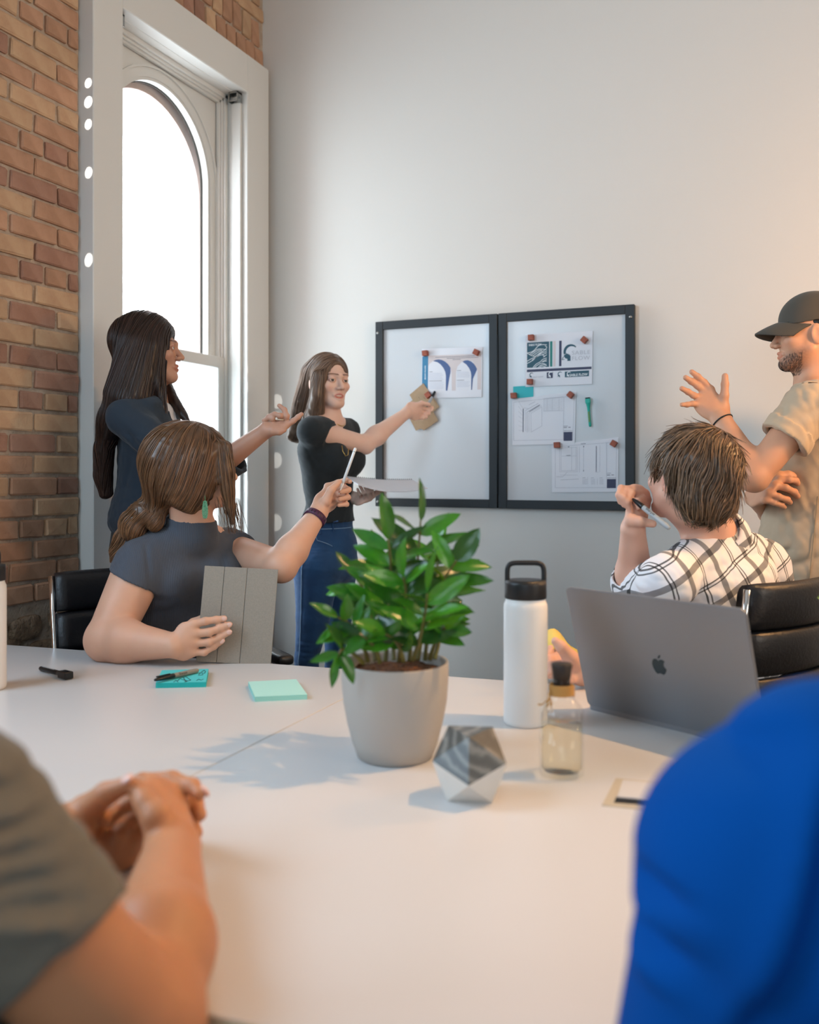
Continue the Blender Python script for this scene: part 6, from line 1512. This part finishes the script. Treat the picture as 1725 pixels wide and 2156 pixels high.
    for i in range(13):
        u = i / 12; px_, py_ = 1140 + 82 * u, 1345 - 22 * math.sin(math.pi * min(1, u * 1.25 + .12)) + 44 * max(0, u - .35) ** 1.2
        G.append([bm.verts.new(V3(C(px_ + (0 if k == 0 else 10), py_ + (0 if k == 0 else 40), 2.19 - .06 * k)) - V3(t2.location)) for k in (0, 1)] + [bm.verts.new(V3(C(px_ + (0 if k == 0 else 10), py_ + 2 + (0 if k == 0 else 40), 2.192 - .06 * k)) - V3(t2.location)) for k in (1, 0)])
    for i in range(12):
        for j in range(4): bm.faces.new((G[i][j], G[i][(j+1) % 4], G[i+1][(j+1) % 4], G[i+1][j]))
    bm.faces.new(G[0]); bm.faces.new(G[-1][::-1]); bmesh.ops.recalc_face_normals(bm, faces=bm.faces)
    obj('paper_block', bm, mat('yellow note paper', '#e3c766', .7, noise=(40, .3, '#b9c07a')), t2, True)
    bm = bmesh.new()
    for k in range(5):
        u0 = .28 + .03 * k; a = C(1160 + k * 2.2, 1356 + k * 4.2, 2.150 - k * .006); b__ = C(1173 - k * 1.0, 1351 + k * 4.5, 2.152 - k * .006); tube(bm, [V3(a) - V3(t2.location), V3(a) * .5 + V3(b__) * .5 - V3(t2.location) + UP * .001, V3(b__) - V3(t2.location)], .0006, 4)
    obj('handwriting', bm, M_ink, t2)
    tag(t2, 'small yellow note pad in the hand behind the glass bottle', 'note pad')

# ---------- man in cap
def build_cap_man():
    d0 = 2.88; t = person(LD((1705 - CXP) / FPX * d0, d0), 'standing bearded man in a dark cap and rolled short sleeved beige shirt')
    h = Head(C(1700, 703, 2.9), LV(-.975, .16, -.05), sc=1.0, male=True); M_sk = skin_mat('tan skin', '#cf9b7c', '#c18b6b')
    S = SDF(); h.build(S); nb = C(1722, 812, 2.91); h.neck(S, nb, .056)
    f = LV(-.97, .22); w = LV(-.2, -.97); Ls, Rs = C(1706, 858, 2.70), C(1745, 845, 3.10)
    S.loft([(C(1722, 850, 2.9), .16, .07), (C(1715, 910, 2.9), .15, .10), (C(1708, 1050, 2.9), .14, .11), (C(1702, 1190, 2.9), .15, .12)], w, .03)
    S.cap(nb, Ls, .045, .05, .035); S.cap(nb, Rs, .045, .05, .035)
    El, Wr = C(1588, 1004, 2.69), C(1519, 884, 2.80); arm(S, Ls, El, Wr, (.054, .042, .044, .029), .012)
    dh = 2.83
    hand(S, Wr, [C(1497, 820, dh + .01), C(1484, 825, dh + .015), C(1475, 838, dh + .01), C(1473, 852, dh)],
         [[C(1483, 805, dh + .01), C(1470, 793, dh + .005), C(1457, 783, dh)], [C(1469, 812, dh + .01), C(1456, 803, dh + .005), C(1444, 795, dh - .005)], [C(1460, 832, dh + .0), C(1449, 825, dh - .005), C(1436, 818, dh - .015)], [C(1458, 850, dh - .01), C(1447, 852, dh - .015), C(1436, 852, dh - .025)]],
         [C(1522, 858, dh - .012), C(1526, 833, dh - .02), C(1527, 809, dh - .02), C(1527, 792, dh - .02)], .0098, .029, thick=.013)
    El2, Wr2 = C(1640, 1088, 3.08), C(1590, 1046, 2.90); arm(S, Rs, El2, Wr2, (.052, .044, .042, .030))
    dk = 2.77
    hand(S, Wr2, [C(1644, 1010, dk - .01), C(1632, 1022, dk - .02), C(1619, 1038, dk - .025), C(1612, 1052, dk - .02)],
         [[C(1662, 1010, dk - .02), C(1676, 1012, dk), C(1682, 1020, dk + .01)], [C(1655, 1027, dk - .03), C(1673, 1036, dk - .01), C(1680, 1045, dk)], [C(1640, 1046, dk - .03), C(1658, 1052, dk - .015), C(1664, 1058, dk)], [C(1630, 1058, dk - .025), C(1646, 1064, dk - .01), C(1652, 1068, dk)]],
         [C(1640, 1004, dk + .02), C(1660, 1000, dk + .02), C(1678, 1003, dk + .02)], .0100, .030)
    S.obj('body', .0032, M_sk, t, color=lambda V: h.tint(V, (.88, .66, .62), .62, (.25, .19, .16))); h.eyes(t, (0, 1, -.1))
    nm = nz(np.cross(V3(C(1484, 825, dh)) - Wr, LV(1, 0)));
    M_b = cloth('beige cotton shirt', '#bda78c', '#b09a7f', b=(500, .2, .001)); g = SDF()
    g.loft([(C(1722, 848, 2.9), .175, .080), (C(1716, 910, 2.9), .175, .120), (C(1708, 1040, 2.9), .165, .135), (C(1703, 1150, 2.9), .170, .150), (C(1705, 1240, 2.9), .175, .145)], w, .03, endc=.2)
    g.cap(nb - UP * .020, Ls, .052, .070, .045); g.cap(nb - UP * .020, Rs, .052, .066, .045)
    ax = nz(El - Ls); hp = Ls + ax * .120
    sl = SDF(); sl.cap(Ls, El, .074, .072); sl.cut(hp, ax); g.group(sl, .025)
    cu = SDF(); cu.cap(Ls, El, .079, .076); cu.cut(hp + ax * .006, ax); cu.cut(hp - ax * .036, -ax); g.group(cu, .002); g.cap(hp - ax * .02, El, .0555, .050, .003, 'sub')
    sl = SDF(); sl.cap(Rs, El2, .070, .064); sl.cut(Rs + (El2 - Rs) * .5, El2 - Rs); g.group(sl, .02)
    g.cut(C(1700, 1232, 2.9), -UP)
    g.ell(nb + f * .022 + UP * .028, (.070, .070, .042), None, .008, 'sub')
    fo = folds([(C(1660, 1110, 2.78), LV(.6, .2, 1), .012, .06, .007), (C(1640, 1180, 2.78), LV(.8, .1, .7), .010, .06, .006), (C(1625, 1150, 2.8), LV(.2, 0, 1), .012, .06, .006), (C(1680, 1190, 2.76), LV(1, 0, .5), .011, .07, .007), (C(1650, 1220, 2.8), LV(1, .1, .15), .010, .06, .005), (C(1690, 900, 2.68), LV(1, 0, .35), .009, .05, .006), (C(1665, 925, 2.66), LV(1, 0, .6), .008, .05, .005), (C(1700, 870, 2.65), LV(1, 0, .6), .009, .05, .005), (C(1700, 1060, 2.78), LV(.3, 0, 1), .014, .08, .006), (C(1720, 1140, 2.76), LV(.4, 0, 1), .012, .07, .006)])
    g.obj('shirt', .0045, M_b, t, disp=plus(fo, wrinkle(.0042, 62, 14)))
    cl = SDF(); cu_ = nz(h.P(0, -.03, -.06) - nb); cl.cap(nb - cu_ * .01, nb + cu_ * .03, .075, .067); cl.cut(nb + cu_ * .026, nz(cu_ - f * .25)); cl.cut(nb - cu_ * .012, -cu_); cl.cap(nb - cu_ * .05, nb + cu_ * .08, .0695, .061, .002, 'sub'); cl.obj('collar', .0038, M_b, t)
    bm = bmesh.new(); sd_ = trace(g, np.array([C(1722, 1045, 2.74)]), lambda p: np.tile(LV(-.10, 0, -1), (len(p), 1)), 26, .010, .001)[0]; tube(bm, sd_, .0018, 5); obj('side_seam', bm, cloth('seam', '#93856f'), t)
    # jeans and shoes
    g = SDF(); g.loft([(C(1704, 1225, 2.9), .16, .125), (C(1704, 1290, 2.9), .17, .13)], w, .02)
    for q in (-1, 1):
        a = C(1704, 1300, 2.9) + w * q * .09; b = V3(LD((1700 - CXP) / FPX * 2.9, 2.9, .48)) + w * q * .09; c = V3(LD((1704 - CXP) / FPX * 2.9, 2.9, .09)) + w * q * .10; g.cap(a, b, .095, .07, .03); g.cap(b, c, .068, .055, .02)
        g2 = SDF(); c[2] = .045; g2.cap(c - f * .03, c + f * .18, .045, .038, .03); g2.cut((0, 0, 0), -UP); g2.obj('shoe', .006, M_black, t)
    g.cut(C(1704, 1222, 2.9), UP); g.obj('jeans', .006, cloth('dark denim', '#2b3c52', '#223146'), t)
    # cap
    M_c = cloth('dark olive cap', '#4b463e', '#423e37', b=(600, .2, .001)); g = SDF()
    g.ell(h.P(0, -.020, .042), np.array((.083, .103, .090)) * h.s, h.M, .01); g.cut(h.P(0, 0, .030), -nz(h.Z * 1.0 - h.Y * -.10)); g.ell(h.P(0, -.020, .036), np.array((.0775, .0975, .085)) * h.s, h.M, .002, 'sub')
    g.obj('cap', .0038, M_c, t); bm = bmesh.new(); G = []
    for i in range(15):
        a = math.radians(-78 + 156 * i / 14); x = math.sin(a); row = []
        for j in range(7):
            u = j / 6; L_ = .078 * math.cos(a * .72) ** .5; xx = x * (.073 + .004 * u); yy = -.020 + .098 * math.cos(a) + L_ * u; zz = .044 - .020 * u - .022 * x * x - .012 * u * u; row.append(V3(h.P(xx, yy, zz)))
        G.append(row)
    A_ = [[bm.verts.new(p) for p in r_] for r_ in G]; B_ = [[bm.verts.new(p - h.Z * .0042) for p in r_] for r_ in G]
    for i in range(14):
        for j in range(6): bm.faces.new((A_[i][j], A_[i][j+1], A_[i+1][j+1], A_[i+1][j])); bm.faces.new((B_[i][j], B_[i+1][j], B_[i+1][j+1], B_[i][j+1]))
        bm.faces.new((A_[i][6], B_[i][6], B_[i+1][6], A_[i+1][6])); bm.faces.new((A_[i][0], A_[i+1][0], B_[i+1][0], B_[i][0]))
    for i in (0, 14):
        for j in range(6): bm.faces.new((A_[i][j], B_[i][j], B_[i][j+1], A_[i][j+1]))
    bmesh.ops.recalc_face_normals(bm, faces=bm.faces); obj('cap_brim', bm, M_c, t, True)
    # short hair and beard
    M_h = hair_mat('dark hair', '#2a211b'); g = SDF(); g.ell(h.P(0, -.022, .022), np.array((.0765, .097, .086)) * h.s, h.M, .01); g.cut(h.P(0, 0, .046), h.Z); g.cut(h.P(0, -.000, 0), h.Y)
    for q in (1, -1): g.ell(h.P(q*.085, .004, -.018), np.array((.03, .030, .040)) * h.s, h.M, .006, 'sub')
    g.cut(h.P(0, -.08, -.045), nz(-h.Z + .2 * h.Y)); g.obj('hair', .004, M_h, t)
    hs = S; V, _ = S.polygonise(.004, clip=(h.c - .14, h.c + .14)); q = h.loc(V); x = np.abs(q[:, 0]); y, z = q[:, 1], q[:, 2]
    m = (z < -.060) & (z > -.125) & (y > .030) & (np.linalg.norm(q, axis=1) < .14) & ~((z > -.080) & (x < .024) & (y > .075)) & (z < -.040 - .5 * np.clip(y - .02, 0, .1) + .2 * np.clip(x - .03, 0, 1))
    st = trace(S, pick(V[m], 1300, RNG), lambda P: np.tile(-h.Z * 1 + h.Y * .5, (len(P), 1)), 4, .0020, .0004); strands('beard', st, .00055, .0002, M_h, t, RNG, 3, (1.0, 3.0))
    c = Wr + (El - Wr) * .04; Ml = frame(z=nz(Wr - El), x=-FW, p=c); bm = bmesh.new(); tube(bm, [Ml @ Vector((.0335 * math.cos(a), .0325 * math.sin(a), .004 * math.sin(a))) for a in np.linspace(0, 2*math.pi, 40)[:-1]], .0022, 8, True); obj('wrist_cord', bm, M_black, t, True)
    fix(t)

# ---------- foreground man in grey green tee
def build_front_man():
    t = person(LD(-.62, .55), 'man in grey green tee with clasped hands in the left foreground'); M_sk = skin_mat('brown skin', '#bd8560', '#aa7450')  # medium brown base colour for the skin
    ctr = LD(-.60, .50, 1.0); h = Head(LD(-.585, .56, 1.30), LV(.25, .96), sc=1.0, male=True); S = SDF(); h.build(S); nb = LD(-.60, .53, 1.14); h.neck(S, nb, .056)
    w = LV(.96, -.25); Rs, Ls = C(-165, 1700, .66), LD(-.80, .62, 1.05)
    Rs = C(-150, 1742, .70); El, Wr = C(292, 2168, .80), C(363, 1786, 1.075)
    S.loft([(LD(-.60, .52, 1.05), .16, .08), (LD(-.60, .52, .9), .15, .11), (LD(-.60, .50, .6), .16, .12)], w, .03); S.cap(nb, Rs, .045, .05, .035); S.cap(nb, Ls, .045, .05, .035)
    S.cap(Rs, El, .062, .054, .015); S.cap(El, C(333, 1990, .885), .052, .0515, .02); S.cap(C(333, 1990, .885), Wr, .0515, .0315, .02)
    hand(S, Wr, [C(318, 1664, 1.13), C(338, 1664, 1.16), C(358, 1674, 1.18), C(372, 1692, 1.19)],
         [[C(275, 1690, 1.145), C(243, 1708, 1.14), C(230, 1728, 1.12)], [C(290, 1712, 1.18), C(255, 1735, 1.17), C(250, 1754, 1.145)], [C(300, 1735, 1.20), C(268, 1762, 1.19), C(256, 1780, 1.165)], [C(310, 1760, 1.21), C(280, 1785, 1.2), C(268, 1800, 1.18)]],
         [C(330, 1720, 1.075), C(306, 1690, 1.085), C(292, 1662, 1.10)], .0105, .031, thick=.019)
    El2, Wr2 = C(-140, 2000, .80), C(140, 1752, 1.12); arm(S, Ls, El2, Wr2, (.055, .048, .048, .032))
    hand(S, Wr2, [C(232, 1682, 1.20), C(232, 1702, 1.215), C(232, 1725, 1.22), C(235, 1750, 1.22)],
         [[C(300, 1645, 1.205), C(362, 1640, 1.20), C(405, 1655, 1.185), C(420, 1672, 1.17)], [C(310, 1672, 1.23), C(375, 1675, 1.225), C(412, 1692, 1.20), C(421, 1716, 1.18)], [C(310, 1710, 1.24), C(370, 1715, 1.235), C(405, 1732, 1.21), C(414, 1754, 1.19)], [C(300, 1750, 1.24), C(350, 1762, 1.24), C(380, 1775, 1.22)]],
         [C(178, 1708, 1.12), C(222, 1672, 1.105), C(268, 1652, 1.10)], .0105, .032, thick=.020)
    S.ell(C(238, 1790, 1.17), (.035, .035, .028), None, .02)
    S.obj('body', .0042, M_sk, t, color=lambda V: h.tint(V)); h.eyes(t)
    nail(t, C(272, 1650, 1.10), C(222, 1672, 1.105), UP - FW * .5, .0105, M_nail); nail(t, C(420, 1672, 1.17), C(405, 1655, 1.185), RT + UP * .3, .0105, M_nail)
    M_g = cloth('grey green tee', '#6a665b', '#5e5a50', b=(500, .1, .001)); g = SDF(); ax = nz(El - Rs)
    g.loft([(LD(-.60, .52, 1.04), .17, .09), (LD(-.60, .52, .9), .18, .13), (LD(-.60, .50, .55), .19, .14)], w, .03); g.cap(nb - UP * .02, Rs, .055, .072, .045); g.cap(nb - UP * .02, Ls, .055, .068, .045)
    hp = C(205, 1985, .79); sl = SDF(); sl.cap(Rs, Rs + (El - Rs) * .45, .083, .074); sl.cap(Rs + (El - Rs) * .45, El, .071, .064); sl.cut(C(140, 1998, .77), LV(.68, -.1, -.73)); g.group(sl, .02); g.cap(C(120, 1985, .77), El, .0605, .056, .003, 'sub')
    sl = SDF(); sl.cap(Ls, El2, .072, .066); sl.cut(Ls + (El2 - Ls) * .5, El2 - Ls); g.group(sl, .02)
    pr = nz(np.cross(ax, FW)); fo = folds([(C(40 + 26 * i, 1690 + 64 * i, .67), LV(1, 0, -.20 - .04 * i), .0085, .060, .014) for i in range(5)] + [(C(40 + 26 * i, 1722 + 64 * i, .67), LV(1, 0, -.20 - .04 * i), .009, .06, -.008) for i in range(5)])
    g.obj('t_shirt', .0048, M_g, t, disp=plus(fo, wrinkle(.003, 70, 21)))
    g = SDF(); hip = LD(-.60, .50, .56)
    for q in (-1, 1): kn = hip + w * q * .12 + LV(.1, .40); g.cap(hip + w * q * .09, kn, .10, .07, .03); g.cap(kn, kn - UP * .42, .07, .05, .02)
    g.obj('trousers', .008, M_pt2, t)
    g = SDF(); g.ell(h.P(0, -.025, .035), np.array((.082, .102, .092)), h.M, .01); g.ell(h.P(0, .12, -.03), (.08, .08, .1), h.M, .01, 'sub'); g.cut(h.P(0, 0, -.045), -UP); g.obj('hair', .005, hair_mat('short brown hair', '#3a2c22'), t)
    fix(t)

# ---------- foreground person in blue
def build_blue():
    t = person(LD(.47, .42), 'person in a bright blue shirt, shoulder and back close to the camera'); M_sk = skin_mat('neck skin', '#d5a488', '#c99479')
    h = Head(LD(.475, .52, 1.30), LV(-.15, .98), sc=1.0, male=True); nb = LD(.465, .50, 1.15); S = SDF(); h.build(S); h.neck(S, nb, .056); w = LV(.98, .10)
    Ls, Rs = C(1640, 1835, .62), LD(.70, .60, 1.03); El, El2 = C(1510, 2420, .68), LD(.78, .62, .78); Wr, Wr2 = LD(.30, .95, .775), LD(.62, .90, .775)
    S.loft([(LD(.465, .50, 1.05), .15, .08), (LD(.465, .50, .9), .14, .1), (LD(.465, .47, .6), .15, .12)], w, .03); S.cap(nb, Ls, .045, .05, .03); S.cap(nb, Rs, .045, .05, .03)
    arm(S, Ls, El, El + LV(.12, .16, .01), (.055, .046, .045, .03)); arm(S, Rs, El2, Wr2, (.055, .046, .045, .03))
    def gen(wr, f_, n_, q):
        u = nz(np.cross(n_, f_)) * q; mc = [wr + f_ * (.09 - .004 * abs(i - 1)) + u * (.030 - .020 * i) for i in range(4)]
        return mc, [[m + f_ * .035 - n_ * .004, m + f_ * .06 - n_ * .015, m + f_ * .075 - n_ * .03] for m in mc], [wr + f_ * .04 + u * .035, wr + f_ * .07 + u * .05, wr + f_ * .10 + u * .052]
    W1_ = El + LV(.12, .16, .01); mc, fi, th = gen(W1_, nz(LV(.5, .8)), UP, 1); hand(S, W1_, mc, fi, th, .0098, .03); mc, fi, th = gen(Wr2, nz(LV(-.3, .9)), UP, -1); hand(S, Wr2, mc, fi, th, .0098, .03)
    S.obj('body', .005, M_sk, t, color=lambda V: h.tint(V)); h.eyes(t)
    M_bl = mat('bright blue shirt', '#00468f', 1.0, noise=(14, .3, '#004188'), bump=(350, .15, .001), spec=.12); g = SDF()
    g.loft([(LD(.46, .50, 1.055), .17, .085), (LD(.455, .50, .95), .20, .12), (LD(.46, .48, .75), .20, .13), (LD(.465, .47, .55), .21, .14)], w, .03)
    g.cap(nb - UP * .015, C(1760, 1670, .60), .062, .070, .05); g.cap(C(1760, 1670, .60), Ls, .066, .076, .02); g.cap(nb - UP * .015, Rs, .062, .066, .05); g.ell(Ls, (.088, .088, .088), None, .03)
    g.cap(Ls, El, .086, .084, .03); g.cap(El, W1_, .07, .05, .02); g.cap(Rs, El2, .072, .065, .03); g.cap(El2, Wr2, .06, .045, .02)
    cl = SDF(); cl.cap(nb - UP * .02, nb + UP * .03, .08, .07); cl.cut(nb + UP * .022, UP); g.group(cl, .015); g.cap(nb, nb + UP * .1, .062, .06, .003, 'sub')
    fo = folds([(C(1325, 1868, .60), LV(1, 0, .1), .008, .05, .014), (C(1312, 1925, .61), LV(1, 0, -.1), .007, .05, -.006), (C(1310, 1975, .61), LV(1, 0, .15), .008, .05, .013), (C(1300, 2030, .62), LV(1, 0, 0), .008, .05, -.006), (C(1650, 1900, .545), LV(-.30, 0, -1), .012, .10, -.012), (C(1690, 1900, .545), LV(-.30, 0, -1), .013, .10, .013), (C(1500, 1640, .56), LV(1, 0, .3), .014, .06, .005), (C(1690, 1500, .60), LV(1, .1, .5), .012, .05, .010), (C(1640, 1475, .62), LV(1, 0, .45), .010, .04, -.007), (C(1500, 2050, .58), LV(.7, 0, -.5), .018, .06, .005)])
    g.obj('shirt', .005, M_bl, t, disp=fo)
    g = SDF(); hip = LD(.465, .47, .56)
    for q in (-1, 1): kn = hip + w * q * .12 + LV(0, .38); g.cap(hip + w * q * .09, kn, .10, .07, .03); g.cap(kn, kn - UP * .42, .07, .05, .02)
    g.obj('trousers', .008, M_pt2, t)
    g = SDF(); g.ell(h.P(0, -.025, .035), np.array((.082, .102, .092)), h.M, .01); g.ell(h.P(0, .12, -.03), (.08, .08, .1), h.M, .01, 'sub'); g.cut(h.P(0, 0, -.045), -UP); g.obj('hair', .005, hair_mat('short dark hair', '#2d231c'), t)
    fix(t)

build_presenter(); build_blazer(); build_seated_woman(); build_plaid_man(); build_cap_man(); build_front_man(); build_blue()
